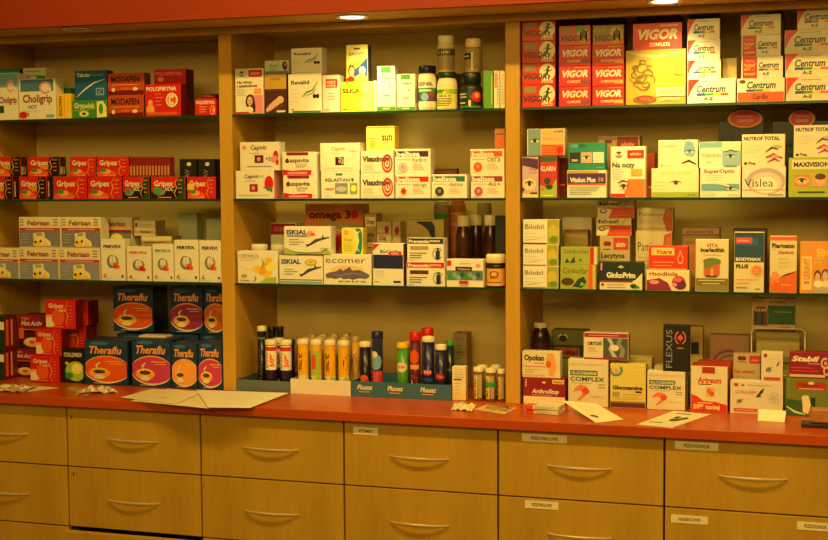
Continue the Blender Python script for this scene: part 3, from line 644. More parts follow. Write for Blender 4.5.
bottle('pb3t', 464.6, 482, 39, 48.5, 'pb3', .012, 'GC', 'C', [r(.05, .6, .5, .92, '203a24'), r(.1, .72, .44, .8, 'C'), r(.5, .05, .56, .95, 'C'), lines(.1, .1, .5, .34, 5, 'TN', .03), e(.68, .5, .06, .2, 'GC')],
       'cream bottle with a cream cap stacked on the black bottle', lab=(.06, .98), labcol='TN', capx=(0, 15.5), shoulder=.1)
box('grn', 483.2, 493.2, 70.6, 's1', .012, .05, '5c9c2c', [r(.8, .1, .95, .9, 'LG')], 'narrow plain green carton near the second divider on the top middle shelf')
box('wht', 493.6, 499.6, 70.6, 's1', .012, .05, 'W', [r(.1, .55, .6, .95, 'P'), t('DERMATIN', .55, .1, .3, .8, 'DGR', 'v')], 'narrow white carton with a pink patch and vertical words beside the green one')
box('wht2', 500, 505, 70.8, 's1', .014, .05, 'C', [t('DERMATIN', .3, .1, .4, .8, 'GR', 'v')], 'narrow cream carton with vertical words, against the second divider')
box('dk1', 428, 460, 74, 's1', .13, .05, 'PU', [r(.1, .8, .9, .84, 'GR')], 'dark purple carton behind the bottles on the top middle shelf')

# second shelf, middle
box('cap0', 235.6, 274.2, 170.7, 's2', .006, .06, 'W', [t('Capivit', .22, .74, .38, .14, 'WO', 'b'), t('A+E', .62, .76, .12, .08, 'WO'), r(.24, .62, .5, .64, 'GR'), r(.36, .24, .58, .52, 'CR'), e(.46, .38, .05, .08, 'P'), e(.88, .54, .12, .28, 'R'), p('G', (.7, .42), (.96, .4), (.98, .2)), r(.06, .1, .9, .13, 'LGR')],
    'lower left white carton with a red fruit and a dark red square, second middle shelf', side='P', group='white vitamin cartons with a dark red square')
box('cap1', 239.8, 279.6, 142, 'cap0', .008, .055, 'W', [t('Capivit', .26, .74, .42, .16, 'WO', 'b'), e(.1, .82, .06, .08, 'P'), r(.24, .6, .5, .62, 'GR'), r(.37, .26, .6, .54, '5a1030'), e(.48, .4, .05, .08, 'P'), t('+2', .66, .34, .13, .14, 'WO', 'b'), e(.92, .5, .07, .2, 'R'), e(.88, .4, .09, .13, 'P'), e(.96, .28, .04, .1, 'R'), r(.18, .12, .8, .15, 'GR')],
    'white carton with pink petals and a square, stacked above the red fruit carton', group='white vitamin cartons with a dark red square')
lp = [r(.12, .86, .78, 1, 'CR'), t('Laspavita', .14, .56, .66, .18, 'BR', 'b'), e(.14, .62, .06, .1, 'BR'), lines(.4, .32, .48, .4, 4, 'GR', .016), p('R', (-.02, .0), (-.02, .24), (.3, .18), (.6, .22), (.88, .2), (.86, 0)), r(.16, .03, .74, .13, 'P')]
box('lap0', 283, 317.2, 175.2, 's2', .008, .05, 'W', lp, 'lower of two white cartons with red ribbon bands, second middle shelf', group='white cartons with red ribbon bands')
box('lap1', 282, 316.4, 152, 'lap0', .008, .05, 'W', lp, 'upper of two white cartons with red ribbon bands, second middle shelf', group='white cartons with red ribbon bands')
box('rel', 321, 359.6, 171, 's2', .008, .06, 'W', [r(.38, .84, .56, .93, 'G'), t('RELASTAN', .1, .62, .66, .12, 'WO', 'b'), r(.8, .63, .86, .74, 'WO'), r(.36, .16, .7, .56, 'GR'), e(.53, .34, .15, .1, 'LGR'), r(.76, .16, .96, .56, '88a82c'), e(.86, .36, .07, .12, 'PY'), r(.1, .32, .34, .37, 'O'), lines(.08, .08, .2, .2, 2, 'LGR', .02)],
    'white carton with a grey photo and a green photo on the second middle shelf')
box('cap2', 320, 360, 143, 'rel', .008, .055, 'W', [t('Capivit', .28, .74, .36, .14, 'TN', 'b'), r(.24, .62, .5, .64, 'LGR'), r(.38, .2, .6, .5, '2c1814'), e(.5, .34, .04, .07, 'P'), arc(.5, .34, .08, .12, .03, -60, 120, 'LGR'), r(.1, .1, .84, .13, 'PY'), r(.74, .7, .94, .73, 'LGR')],
    'white carton with a near-black square, on the carton with grey and green photos')
vs = [t('Visaxinum', .04, .56, .86, .24, 'WO', 'B'), e(.84, .5, .24*.66, .4, 'W') if 0 else arc(.82, .46, .15, .36, .045, 0, 360, 'R'), arc(.82, .46, .085, .2, .04, 0, 360, 'R'), e(.82, .46, .03, .07, 'R'), t('Visaxinum', .04, .56, .86, .24, 'WO', 'B'), lines(.08, .22, .4, .34, 3, 'GR', .02), lines(.08, .07, .1, .6, 1, 'LGR', .03)]
box('vis0', 360.6, 394, 174.5, 's2', .006, .05, 'W', vs, 'lower of two white cartons with red target rings, second middle shelf', group='white cartons with target rings')
box('vis1', 360.6, 393.6, 151, 'vis0', .008, .05, 'W', vs, 'upper of two white cartons with red target rings, second middle shelf', group='white cartons with target rings')
def belissa(word, band, dot, y='W'):
    o = [r(0, .7, .95, .93, band), t('belissa', .03, .72, .68, .2, 'W', 'B'), t(word, .5, .5, .4, .17, 'WO', ''), r(.04, .58, .46, .6, 'GR'), lines(.5, .2, .4, .34, 4, 'P', .02), r(.06, .04, .2, .06, 'GR')]
    if dot == 'star': o += [e(.23, .3, .06, .11, 'R')]+[p('R', (.23+.11*math.cos(a), .3+.2*math.sin(a)), (.23+.05*math.cos(a+1.3), .3+.08*math.sin(a+1.3)), (.23+.05*math.cos(a-1.3), .3+.08*math.sin(a-1.3))) for a in [.2+1.05*i for i in range(6)]]
    else: o += [e(.22, .28, .13, .2, dot), e(.22, .28, .1, .15, dot), e(.22, .3, .05, .08, 'P' if dot != 'DGR' else 'GR')]
    return o
box('be1', 395.2, 430.8, 174.7, 's2', .008, .055, 'W', belissa('anti-age', 'R', 'star'), 'white carton with a red band and red star below the navy-banded one', group='white cartons with a coloured name band')
box('be2', 431.4, 467.2, 174.3, 's2', .008, .055, 'W', belissa('detox', '2c6c64', 'DGR'), 'white carton with a teal band and dark dot on the second middle shelf', group='white cartons with a coloured name band')
box('be0', 394.6, 430.8, 149, 'be1', .01, .05, 'W', belissa('hydro', '34284c', 'LGR'), 'white carton with a navy band, stacked on the red star carton', group='white cartons with a coloured name band')
box('be3', 470.8, 504.8, 174.3, 's2', .008, .055, 'W', belissa('40+', '9c2c3c', 'c05070'), 'white carton with a crimson band and pink flower, bottom right of second middle shelf', group='white cartons with a coloured name band')
box('be4', 470, 504.6, 149, 'be3', .01, .05, 'W', belissa('cera', 'O', 'O'), 'white carton with an orange band and orange dot, stacked near the second divider', group='white cartons with a coloured name band')
box('sun', 366, 394.8, 126.3, 'vis1', .012, .05, 'PY', [r(0, .93, 1, 1, 'GD'), t('sun', .56, .42, .36, .22, 'WO', 'b'), e(.22, .3, .08, .12, 'Y'), [p('Y', (.22+.13*math.cos(a), .3+.2*math.sin(a)), (.22+.07*math.cos(a+.4), .3+.1*math.sin(a+.4)), (.22+.07*math.cos(a-.4), .3+.1*math.sin(a-.4))) for a in [.785*i for i in range(8)]], r(.06, .5, .5, .53, 'LO'), lines(.46, .2, .35, .36, 2, 'GR', .02)],
    'pale yellow carton with a small sun, topmost of its stack, second middle shelf', side='E8B840')
box('flat', 434.8, 457, 168.5, 'be2', .03, .03, '3a1c18', [r(.1, .3, .9, .5, 'BR')], 'flat dark brown packet lying on the teal-banded carton')
box('oran', 494.5, 505, 128, 'be4', .06, .04, 'C8783c', [e(.6, .35, .3, .2, 'O'), r(.1, .7, .9, .75, 'BR')], 'dim orange carton half hidden behind the second divider, second middle shelf')

# third shelf, middle
box('oep', 237.4, 277.8, 251, 's3', .008, .06, 'W', [t('OEPAROL', .03, .8, .52, .1, 'WO', ''), lines(.05, .7, .76, .5, 2, 'TN', .012), e(.5, .44, .11, .12, 'Y'), e(.74, .34, .13, .17, 'Y'), e(.78, .72, .1, .1, 'Y'), e(.7, .52, .1, .12, 'E8B020'), e(.62, .36, .08, .1, 'LO'), e(.8, .48, .1, .1, 'PY'), e(.9, .6, .06, .08, 'PY'), swoosh([(.02, .55), (.25, .42), (.45, .5)], .02, 'Y'), swoosh([(.6, .45), (.66, .62), (.62, .78)], .03, 'G'), swoosh([(.4, .04), (.46, .12), (.43, .22)], .03, 'BR'), p('LG', (.55, 0), (.7, .16), (.98, .2), (.98, 0)), e(.16, .22, .08, .05, 'TN'), r(.06, .06, .3, .09, 'TN')],
    'white carton with yellow flowers beside the left divider on the third middle shelf')
bottle('wc1', 250.5, 268.5, 244, 251, 's3', .08, 'C', 'W', None, 'left of two white capped jars behind the yellow flower carton', name='white_jar', capx=(0, 15.5), group='white capped jars')
bottle('wc2', 270, 288.5, 244.5, 251.5, 's3', .08, 'C', 'W', None, 'right of two white capped jars behind the yellow flower carton', name='white_jar', capx=(0, 15.5), group='white capped jars')
isk = lambda top: [t('ISKIAL', .04, .72, .46, .17, 'B', 'B'), swoosh([(.5, .28), (.7, .5), (.98, .62)], .1, '3a4058'), p('3a4058', (.8, .52), (.84, .72), (.88, .55)), p('3a4058', (.5, .25), (.46, .35), (.56, .36)), lines(.1, .34, .52, .34, 3, 'DGR', .02)] + ([e(.56, .76, .08, .1, 'LO'), e(.62, .72, .06, .05, 'O'), r(.05, .64, .5, .68, 'B'), ('s', 'LG', [(0, .22), (.2, .08), (.5, .02), (.8, .05), (1, .14)], [(0, 0), (.2, 0), (.5, 0), (.8, 0), (1, 0)]), swoosh([(0, .2), (.25, .05), (.5, .03), (.8, .06), (.99, .22)], .03, 'DG'), t('120', .8, .12, .14, .1, 'DG')] if top else [e(.74, .78, .14, .11, 'GD'), e(.74, .78, .1, .07, 'PY'), e(.74, .78, .06, .04, 'GD'), r(0, .03, 1, .09, 'SB'), r(0, .13, 1, .16, '6a6478')])
box('isk0', 279.2, 322.8, 255.7, 's3', .006, .055, 'W', isk(0), 'lower white carton with a leaping shark and gold oval, third middle shelf', group='white shark cartons')
TOP['ie'] = max(TOP['isk0'], atY(347, 254.6, S+.008).z)+.0002
box('isk1', 284, 331, 226.5, 'ie', .006, .05, 'W', isk(1), 'upper white carton with a leaping shark and green curve, third middle shelf', group='white shark cartons')
box('drk', 270.5, 296, 222.8, 's3', .14, .05, 'PG', [r(0, .8, 1, 1, 'CR'), t('DOPPEL', .15, .86, .6, .07, 'P')], 'pale carton with a crimson top behind the upper shark carton')
box('om3', 305, 363.5, 204, 's3', .18, .05, 'E0803C', [p('TN', (0, 0), (0, .5), (.35, .8), (1, .75), (1, 0)), t('omega 3', .05, .82, .74, .11, 'DR', 'B'), e(.86, .87, .07, .06, 'R'), e(.55, .5, .18, .17, 'C'), e(.55, .5, .16, .155, 'P'), e(.5, .54, .07, .065, 'R'), e(.6, .54, .07, .065, 'R'), p('R', (.435, .52), (.55, .36), (.665, .52))],
    'large orange carton with a red heart behind the shark cartons, third middle shelf')
box('eco', 323.6, 371.6, 254.6, 's3', .008, .06, 'W', [t('ecomer', .03, .72, .86, .14, 'WO', ''), e(.5, .5, .36, .14, 'E8C880'), ('s', '6a5a78', [(.03, .34), (.1, .4), (.25, .44), (.35, .54), (.4, .46), (.55, .6), (.6, .48), (.75, .5), (.9, .4), (.97, .34)], [(.05, .2), (.12, .22), (.25, .18), (.35, .24), (.4, .18), (.55, .2), (.6, .16), (.75, .22), (.9, .2), (.97, .28)]), swoosh([(.08, .36), (.3, .3), (.6, .38), (.92, .32)], .05, '8a7a94'), t('extra', .3, .08, .6, .06, 'DGR')],
    'white carton with a violet reef picture on the third middle shelf')
box('yel', 341.5, 363, 228, 'eco', .012, .045, 'PY', [r(0, 0, .6, 1, 'E8D850'), ('s', 'T', [(.62, 1), (.78, .8), (.84, .5), (.74, .2), (.6, .0)], [(.9, 1), (.98, .8), (.99, .5), (.97, .2), (.9, 0)]), arc(.95, .5, .3, .4, .04, 110, 250, 'W'), e(.2, .84, .12, .1, 'LO'), t('Tran', .08, .5, .4, .12, 'G'), lines(.08, .15, .42, .45, 4, 'LG', .02)],
    'yellow carton with a teal crescent, on the violet reef carton', side='E0C858')
box('gry', 364.5, 376.5, 213.5, 's3', .12, .05, 'TN', [r(.05, .82, .95, .96, 'C'), t('Omega', .15, .86, .7, .07, 'WO', 'b'), t('cardio', .15, .66, .7, .08, 'WO', 'b'), lines(.1, .3, .6, .6, 4, 'BR', .015)], 'dim tan carton with two dark words behind the yellow crescent carton')
box('bio', 372.6, 403.6, 243.5, 's3', .008, .055, 'W', [r(0, .4, 1, .74, '1c2050'), t('BioCardine', .24, .78, .7, .08, 'WO', 'b'), r(.52, .72, .95, .8, 'R'), t('900', .6, .74, .26, .05, 'W'), p('R', (0, .84), (0, 1), (.22, 1)), lines(.08, .2, .34, .45, 4, 'LGR', .01), r(.68, .06, .92, .11, 'DGR'), r(.05, .07, .2, .09, 'GR')],
    'white carton with a broad navy block on the third middle shelf', side='5a1a1c')
box('crc', 376.5, 391.5, 221.5, 's3', .10, .05, 'GC', [t('Olej', .15, .7, .5, .08, 'BR', 'b'), lines(.12, .3, .62, .6, 4, 'CR', .025), e(.7, .88, .16, .06, 'CR')], 'dim cream carton with red lines behind the navy block carton, left one of two', group='dim cream cartons with a red circle')
box('crc2', 392, 400.5, 221.5, 's3', .105, .05, 'GC', [e(.6, .86, .3, .07, 'CR'), r(.2, .1, .7, .6, 'TN')], 'dim narrow cream carton behind the navy block carton, right one of two', group='dim cream cartons with a red circle')
box('tri', 404.6, 444, 219.5, 's3', .16, .05, 'C8B060', [('s', '1c3450', [(.3, .96), (.45, .92), (.6, .84), (.7, .7), (.76, .5)], [(.31, .98), (.5, .98), (.7, .98), (.78, .9), (.8, .52)]), t('Tran', .06, .7, .3, .08, 'TN'), r(.2, .4, .6, .42, 'TN')], 'dim yellowish carton with a dark blue triangle, behind the running-man cartons')
prv = lambda c: [r(0, .76, 1, 1, c), t('Preventic', .03, .8, .58, .14, 'W', 'B'), t('EXTRA' if c == 'R' else 'max', .62, .84, .3, .08, 'W', 'b'), r(.08, .5, .58, .66, 'TN' if c != 'R' else '5a2c1c'), lines(.06, .16, .36, .5, 3, 'DGR', .035), arc(.84, .34, .13, .24, .025, 30, 330, 'GR'), e(.85, .54, .03, .06, '1c3450'), p('1c3450', (.79, .48), (.91, .48), (.88, .28), (.9, .1), (.86, .1), (.85, .26), (.83, .1), (.79, .1), (.82, .28)), r(.04, .05, .2, .08, 'LGR')]
box('prv0', 406.4, 445, 262, 's3', .008, .055, 'W', prv('R'), 'lower white carton with a red band and standing man figure', group='white cartons with a man figure')
box('prv1', 407, 444, 238, 'prv0', .01, .05, 'W', prv('24344c'), 'upper white carton with a navy band and standing man figure', group='white cartons with a man figure')
bottle('jg', 434.5, 449.5, 201, 203, 's3', .22, 'GC', 'C', [r(0, .8, 1, 1, 'TN'), e(.5, .84, .3, .04, 'G'), r(.2, .7, .8, .72, 'CR'), r(.1, .5, .9, .56, 'O')], 'tall cream and green tube at the back, left of the orange one', name='cream_tube', lab=(.1, .99), labcol='TN', shoulder=.02, group='tall tubes at the back')
bottle('jo', 450.5, 465.5, 201, 203, 's3', .22, 'C07840', 'O', [r(.1, .7, .9, .74, 'P'), r(.1, .86, .9, .9, 'LO')], 'tall orange tube at the back of the third middle shelf', name='orange_tube', lab=(.1, .99), labcol='C07038', shoulder=.02, group='tall tubes at the back')
box('wal', 446.4, 483.6, 259.3, 's3', .008, .055, 'W', [r(0, .76, .12, .96, 'R'), r(.36, .82, .66, .88, 'LGR'), e(.86, .78, .07, .07, 'P'), r(.0, .24, 1, .6, '5a8074'), [e(.1+.11*i, .34+.1*(i % 2), .07, .1, ('G', '88a070', 'SB', '3c4c50')[i % 4]) for i in range(8)], r(.24, .58, .7, .74, '4a2030'), t('Valerin', .3, .61, .34, .08, 'W'), r(.34, .1, .6, .22, 'R'), r(.34, .04, .6, .06, 'GR')],
    'white carton with a strip of green leaves and a purple nameplate')
sy = [('sy0', 456, 471.2, 215.5, 227, .035, 'with a flat white cap, left and nearest'), ('sy1', 469, 483, 214, 226, .10, 'in the middle, further back'), ('sy2', 483.5, 498, 215, 226, .07, 'rightmost, beside the dark carton')]
for key, a, b, y1, y2, d, w in sy:
    bottle(key, a, b, y1, y2, 'wal' if key == 'x' else 's3', d+.055, '3c1c0a', 'C', None, 'brown glass syrup bottle, '+w, name='syrup_bottle', capx=(0, 12.5), shoulder=.16, glass=True, group='brown glass syrup bottles')
bottle('fun', 474, 495, 203, 219, 's3', .2, 'TN', 'GC', None, 'pale bottle with a pointed cap standing behind the brown syrup bottles', name='tall_bottle', capx=(0, 14), shoulder=.2)
box('dkb', 495, 505.5, 216, 's3', .075, .05, '141c20', [r(.1, .1, .9, .14, 'DG')], 'dark carton wedged against the second divider on the third middle shelf')
bottle('sha', 487, 505.4, 254, 263.5, 's3', .012, '20120c', 'C', [r(.14, .02, .86, .9, 'E8A84c'), arc(.5, .62, .12, .14, .04, 0, 360, 'BR'), t('BIO', .38, .38, .24, .1, 'BR', 'b'), r(.3, .18, .7, .22, 'BR')],
       'dark bottle with a wide cream cap and an orange label beside the divider', capx=(0, 19.6), lab=(.05, .95), shoulder=.05, labcol='20120c')

# worktop, middle
def tray(key, x0, x1, ytop, dep, col, label, ops=None, in_col=None):
    Y = S+.0
    X0 = atY(x0, 395, Y).x+.0006; X1 = atY(x1, 395, Y).x-.0006; h = atY((x0+x1)/2, ytop, Y).z-.0003
    X0 = max(X0, .4055); w = X1-X0; bm = bmesh.new(); th = .0012
    bx(bm, -w/2, w/2, 0, dep, 0, th); bx(bm, -w/2, w/2, 0, th, th, h); bx(bm, -w/2, w/2, dep-th, dep, th, h)
    bx(bm, -w/2, -w/2+th, th, dep-th, th, h); bx(bm, w/2-th, w/2, th, dep-th, th, h)
    slots = [col]
    if ops: paint(bm, ops, lambda u, v, l: (-w/2+w*u, -LAY*l, h*v), slots)
    o = obj('display_tray', bm, [cmat(c) for c in slots], None, ((X0+X1)/2, Y, .0003)); tag(o, label, 'tray', 'cardboard trays of tubes')
    TOP[key] = .0003+th+.0003; return o
tray('tr1', 236, 290, 380.5, .17, '5c6870', 'slate grey open cardboard tray at the left, holding purple tubes')
tray('tr2', 290.4, 350.8, 380, .17, 'E4DCC4', 'white open cardboard tray in the middle, holding yellow tubes')
plu = lambda u: [t('Plusssz', u, .48, .16, .3, 'C', 'bi'), r(u+.02, .3, u+.13, .36, 'P')]
tray('tr3', 351.2, 450.8, 383, .17, '3a6680', 'blue-grey open cardboard tray printed with slanted cream names, holding mixed tubes', plu(.06)+plu(.37)+plu(.7))
TA = lambda: [r(0, .46, 1, 1, 'W'), r(.1, .88, .9, .97, 'R'), t('50%', .52, .52, .22, .32, 'O', 'vB'), t('gratis', .28, .5, .14, .34, 'R', 'v'), e(.5, .1, .2, .1, 'C'), e(.5, .06, .24, .1, '24143c')]
tube(265.5, 277.3, 339.5, 'tr1', .012, 'C', '24143c', TA(), 'purple tube with a white and red upper half, left one in grey tray', group='purple tubes with a white upper half')
tube(280.2, 291.9, 339.8, 'tr1', .012, 'C', '24143c', TA(), 'purple tube with a white and red upper half, right one in grey tray', group='purple tubes with a white upper half')
tube(273.5, 284, 338, 'tr1', .075, 'C', '24143c', TA(), 'purple tube with a white upper half, behind the two front ones', group='purple tubes with a white upper half')
tube(286, 295, 339.5, 'tr1', .11, '24243c', '24143c', [], 'plain dark tube at the back right of the grey tray', group='dark tubes in the grey tray')
tube(257.5, 266.5, 326, 'tr1', .05, 'C', '181a20', [t('MAGNEZ', .45, .1, .16, .6, 'GR', 'v'), r(.1, .88, .9, .9, 'GR')], 'black tube with a white cap, leftmost in the grey tray', group='dark tubes in the grey tray')
tube(268, 276.5, 327, 'tr1', .12, 'NB', '181a20', [r(.1, .3, .9, .34, 'G')], 'black tube with a navy cap at the back of the grey tray, left', group='dark tubes in the grey tray')
tube(276.8, 284, 326.5, 'tr1', .12, 'NB', '181a20', [r(.1, .3, .9, .34, 'G')], 'black tube with a navy cap at the back of the grey tray, right', group='dark tubes in the grey tray')
def ty(k): 
    return [r(0, .36, 1, 1, 'E8B010'), r(0, 0, 1, .36, 'C'), t('VITA' if k % 2 else 'multi', .55 if k % 2 else .3, .44, .24, .4, 'CR', 'vB')] + ([r(0, .2, .3, 1, '4a2440')] if k == 0 else [e(.7, .2, .2, .16, 'LG'), e(.4, .1, .14, .1, 'LO'), e(.3, .24, .1, .08, 'G')]) + ([r(.25, .36, .8, .9, 'LG'), r(.34, .5, .6, .8, 'O')] if k == 1 else [])
for k, (a, b, y) in enumerate([(297.2, 309, 339), (310.4, 322, 339.5), (324.2, 336, 340), (338, 349.6, 340.5)]):
    tube(a, b, y, 'tr2', .01, 'C', 'C', ty(k), ('leftmost', 'second from left, partly green', 'third from left', 'rightmost')[k]+' yellow tube in the front row of the white tray', group='yellow tubes in the front row')
for k, (a, b, y, d) in enumerate([(301, 311, 337.5, .06), (314.5, 325.5, 336.8, .06), (327, 337, 337.5, .06), (339.5, 348.5, 337.5, .06), (309, 316, 334.5, .12), (319, 328, 334, .12), (330, 339, 333.5, .12), (342, 351, 333.5, .12)]):
    tube(a, b, y, 'tr2', d, 'GC', 'GC', [t('VITA', .45, .4, .2, .4, 'CR', 'vB')], 'pale capped tube in the '+('second' if k < 4 else 'back')+' row of the white tray, '+('leftmost', 'second from left', 'third from left', 'rightmost')[k % 4], group='pale tubes behind the yellow tubes')
tube(351.5, 359.5, 336.5, 'tr2', .072, 'GC', 'D0A040', [t('VITA', .3, .4, .3, .4, 'CR', 'vB')], 'yellow tube with a pale cap at the right end of the white tray')
tube(359.4, 371.4, 341.5, 'tr3', .012, 'C', '1c1420', [e(.5, .34, .25, .08, 'O'), e(.66, .28, .12, .05, 'R'), t('izo', .4, .16, .25, .06, 'O', 'b')], 'black tube with a white cap and orange emblem, leftmost in blue-grey tray')
tube(371.6, 383.2, 331.5, 'tr3', .01, '1c2450', 'C83C4c', [r(0, .44, 1, 1, '24305c'), e(.5, .6, .34, .14, 'SB'), e(.4, .74, .2, .06, 'C'), t('MINERAL', .42, .03, .18, .38, 'P', 'v')], 'tall blue and pink tube with a dark blue cap in blue-grey tray', caph=.02)
tube(396.7, 408.8, 342.8, 'tr3', .01, 'E8B81c', '4c8c2c', [r(.2, 0, .8, .24, 'C8A040'), e(.5, .62, .36, .1, 'C'), t('kids', .3, .6, .4, .06, 'R', 'b'), swoosh([(.1, .5), (.5, .6), (.9, .8)], .06, 'LG')], 'green tube with a yellow cap in the blue-grey tray')
tube(403, 411, 341.5, 'tr3', .07, 'E8A81c', '5c7c2c', [], 'yellow capped tube directly behind the green tube')
tube(409.6, 421, 332, 'tr3', .012, 'R', '5c1c2c', [e(.5, .72, .3, .12, 'O'), r(.2, .5, .8, .58, 'LO'), t('ACTIV', .35, .05, .3, .34, 'LO', 'vB')], 'tall dark red tube with a red cap in the blue-grey tray', caph=.022)
tube(421.6, 433.6, 328, 'tr3', .07, 'R', '4a3428', [], 'tallest tube, with a red cap, behind the navy tube', caph=.028)
tube(422.2, 434.8, 336.4, 'tr3', .006, 'C', '1a1a48', [e(.5, .46, .28, .05, 'R'), t('VO', .3, .44, .4, .06, 'W', 'B'), r(.2, .3, .8, .36, 'B'), r(.3, .18, .7, .22, 'MG'), e(.5, .08, .2, .05, 'B')], 'taller of two navy tubes with white caps in the blue-grey tray', group='navy tubes with white caps')
tube(435.2, 446.8, 344.4, 'tr3', .006, 'C', '1a1a40', [e(.5, .46, .32, .08, 'CR'), t('CAL', .26, .43, .44, .07, 'P', 'B'), e(.5, .16, .16, .08, 'GR')], 'shorter of two navy tubes with white caps in the blue-grey tray', group='navy tubes with white caps')
tube(445.5, 454.5, 340.5, 'tr3', .075, '3c9c34', '202c2c', [r(.2, .5, .8, .54, 'GR')], 'dark tube with a green cap at the right rear of the blue-grey tray')
box('tanb2', 453, 467, 333, 'ct', .2, .05, 'A89868', [lines(.15, .3, .9, .6, 6, 'WO', .012)], 'tall dim tan carton behind the right end of the tubes', side='8c7c50')
box('ivo', 452, 466, 366.5, 'ct', .012, .03, 'C', [lines(.16, .62, .92, .7, 5, 'GR', .012), r(.12, .6, .7, .64, 'WO'), lines(.16, .12, .5, .6, 5, 'TN', .01), r(0, 0, 1, .2, 'E8C878')], 'small ivory upright carton right of the blue-grey tray', side='D8B870')
for k, (a, b, y, d, w) in enumerate([(473.3, 484, 367, .012, 'front row, left'), (485.2, 496.4, 368, .012, 'front row, with a green stripe'), (499, 509.8, 369, -.028, 'rightmost, cut off by the divider'), (477, 488, 365, .06, 'rear row, left'), (490.5, 501.5, 365, .06, 'rear row, right')]):
    if k == 2: a, b, d = 497.4, 505.2, .02
    tube(a, b, y, 'ct', d, 'C', '6c5030', [r(.1, .08, .5, .9, 'E0C060'), t('tabletki', .2, .1, .2, .7, 'WO', 'vb'), r(.56, .1, .76, .9, 'GC')] + ([r(0, .5, 1, .68, '3c9c34')] if k == 1 else []),
         'small vial of brown tablets with a cream cap, '+w, group='small vials beside the ivory carton', name='tablet_vial', caph=.012)
crumple('torn_wrapper', [(451, 410), (472, 411.5), (477, 405), (455, 403.8)], .0005, 'E0C890', 'torn crumpled cream wrapper in front of the ivory carton', 'wrapper', .012, seed=9, col2='PG')
leaf('paper_sheet', [(474, 409.5), (505, 414.5), (517, 408), (487, 404.6)], .0005, 'D8A870', 'thin tan sheet under the clear bag in front of the second divider', 'paper', ops=lines(.1, .2, .8, .7, 4, 'TN', .01))
o = crumple('plastic_bag', [(484, 409.5), (508, 413), (514, 408.4), (489, 405.2)], .002, 'PG', 'crumpled clear plastic bag on the tan sheet by the second divider', 'bag', .016, seed=12)
o.data.materials.clear(); o.data.materials.append(PLAST)
# ================================================================== RIGHT BAY, top shelf
def vigp(gr='PG'):
    return [r(.05, .64, .42, .9, '8c8040' if gr else 'R'), e(.76, .56, .24, .42, 'W'), e(.76, .56, .22, .39, 'C'), t('VIGOR', .04, .24, .72, .28, 'K', 'bi'), e(.8, .8, .04, .07, 'K'), swoosh([(.64, .6), (.74, .7), (.86, .62), (.93, .7)], .05, 'K'), swoosh([(.78, .76), (.77, .6), (.74, .44)], .09, 'K'), swoosh([(.74, .5), (.83, .38), (.8, .2)], .06, 'K'), swoosh([(.75, .5), (.68, .34), (.58, .3)], .06, 'K'),
            t('PLUS', .6, .04, .34, .14, 'C', 'b')]
def vigc(tagcol):
    return [t('VIGOR', .1, .46, .82, .34, 'W', 'Bi'), t('COMPLETE', .26, .16, .42, .12, 'C', 'b'), r(.7, .1, .98, .28, tagcol), r(.5, .9, .95, .93, 'LO')]
vcol = ['bottom', 'second from the bottom', 'second from the top', 'top']
for i, yt in enumerate([84.4, 63.2, 41, 20.6]):
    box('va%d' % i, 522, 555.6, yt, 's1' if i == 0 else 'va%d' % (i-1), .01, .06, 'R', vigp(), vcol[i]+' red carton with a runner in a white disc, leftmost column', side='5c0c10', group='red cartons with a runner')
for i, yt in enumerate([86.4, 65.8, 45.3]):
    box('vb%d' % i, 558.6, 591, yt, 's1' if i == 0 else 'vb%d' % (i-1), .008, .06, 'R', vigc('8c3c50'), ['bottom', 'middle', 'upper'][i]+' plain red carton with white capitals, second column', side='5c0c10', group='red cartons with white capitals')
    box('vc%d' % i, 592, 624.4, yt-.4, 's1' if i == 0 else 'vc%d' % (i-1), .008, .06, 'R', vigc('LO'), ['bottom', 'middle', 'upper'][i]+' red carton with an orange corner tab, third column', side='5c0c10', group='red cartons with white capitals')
vigo = lambda: [p('O', (0, 0), (1, 0), (1, .2), (0, .1)), r(.04, .66, .4, .9, '8c8040'), e(.76, .5, .2, .42, 'GD'), t('VIGOR', .06, .22, .72, .28, 'K', 'bi'), e(.78, .76, .05, .08, 'BR'), p('BR', (.68, .68), (.9, .74), (.84, .4), (.9, .12), (.78, .36), (.66, .14), (.72, .46))]
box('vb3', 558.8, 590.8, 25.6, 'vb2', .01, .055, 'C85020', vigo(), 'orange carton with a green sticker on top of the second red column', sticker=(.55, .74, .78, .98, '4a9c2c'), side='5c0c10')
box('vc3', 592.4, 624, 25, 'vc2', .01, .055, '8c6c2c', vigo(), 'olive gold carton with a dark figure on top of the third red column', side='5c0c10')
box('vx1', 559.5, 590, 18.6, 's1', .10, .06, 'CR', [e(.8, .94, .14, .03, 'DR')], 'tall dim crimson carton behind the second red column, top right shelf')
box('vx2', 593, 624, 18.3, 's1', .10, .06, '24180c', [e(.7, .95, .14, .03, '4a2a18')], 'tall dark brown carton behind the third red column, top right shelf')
gold = [('s', 'GC', [(0, 1), (.2, .96), (.5, .9), (.8, .95), (1, 1)], [(0, .98), (.2, .9), (.5, .84), (.8, .9), (1, .97)])]
for cx, cy, rr, a0, a1 in [(.3, .62, .17, 60, 290), (.2, .5, .14, 180, 420), (.36, .44, .13, -30, 200), (.3, .34, .1, 160, 400), (.28, .66, .1, 0, 300), (.18, .55, .09, 90, 380), (.36, .56, .09, -60, 230), (.28, .46, .1, 30, 330), (.2, .38, .07, 0, 270), (.34, .36, .06, 180, 450), (.28, .78, .05, 0, 280), (.4, .68, .04, 0, 300), (.16, .68, .05, 0, 270)]:
    gold.append(arc(cx, cy, rr, rr*.8, .04, a0, a1, '6a4c10', .6))
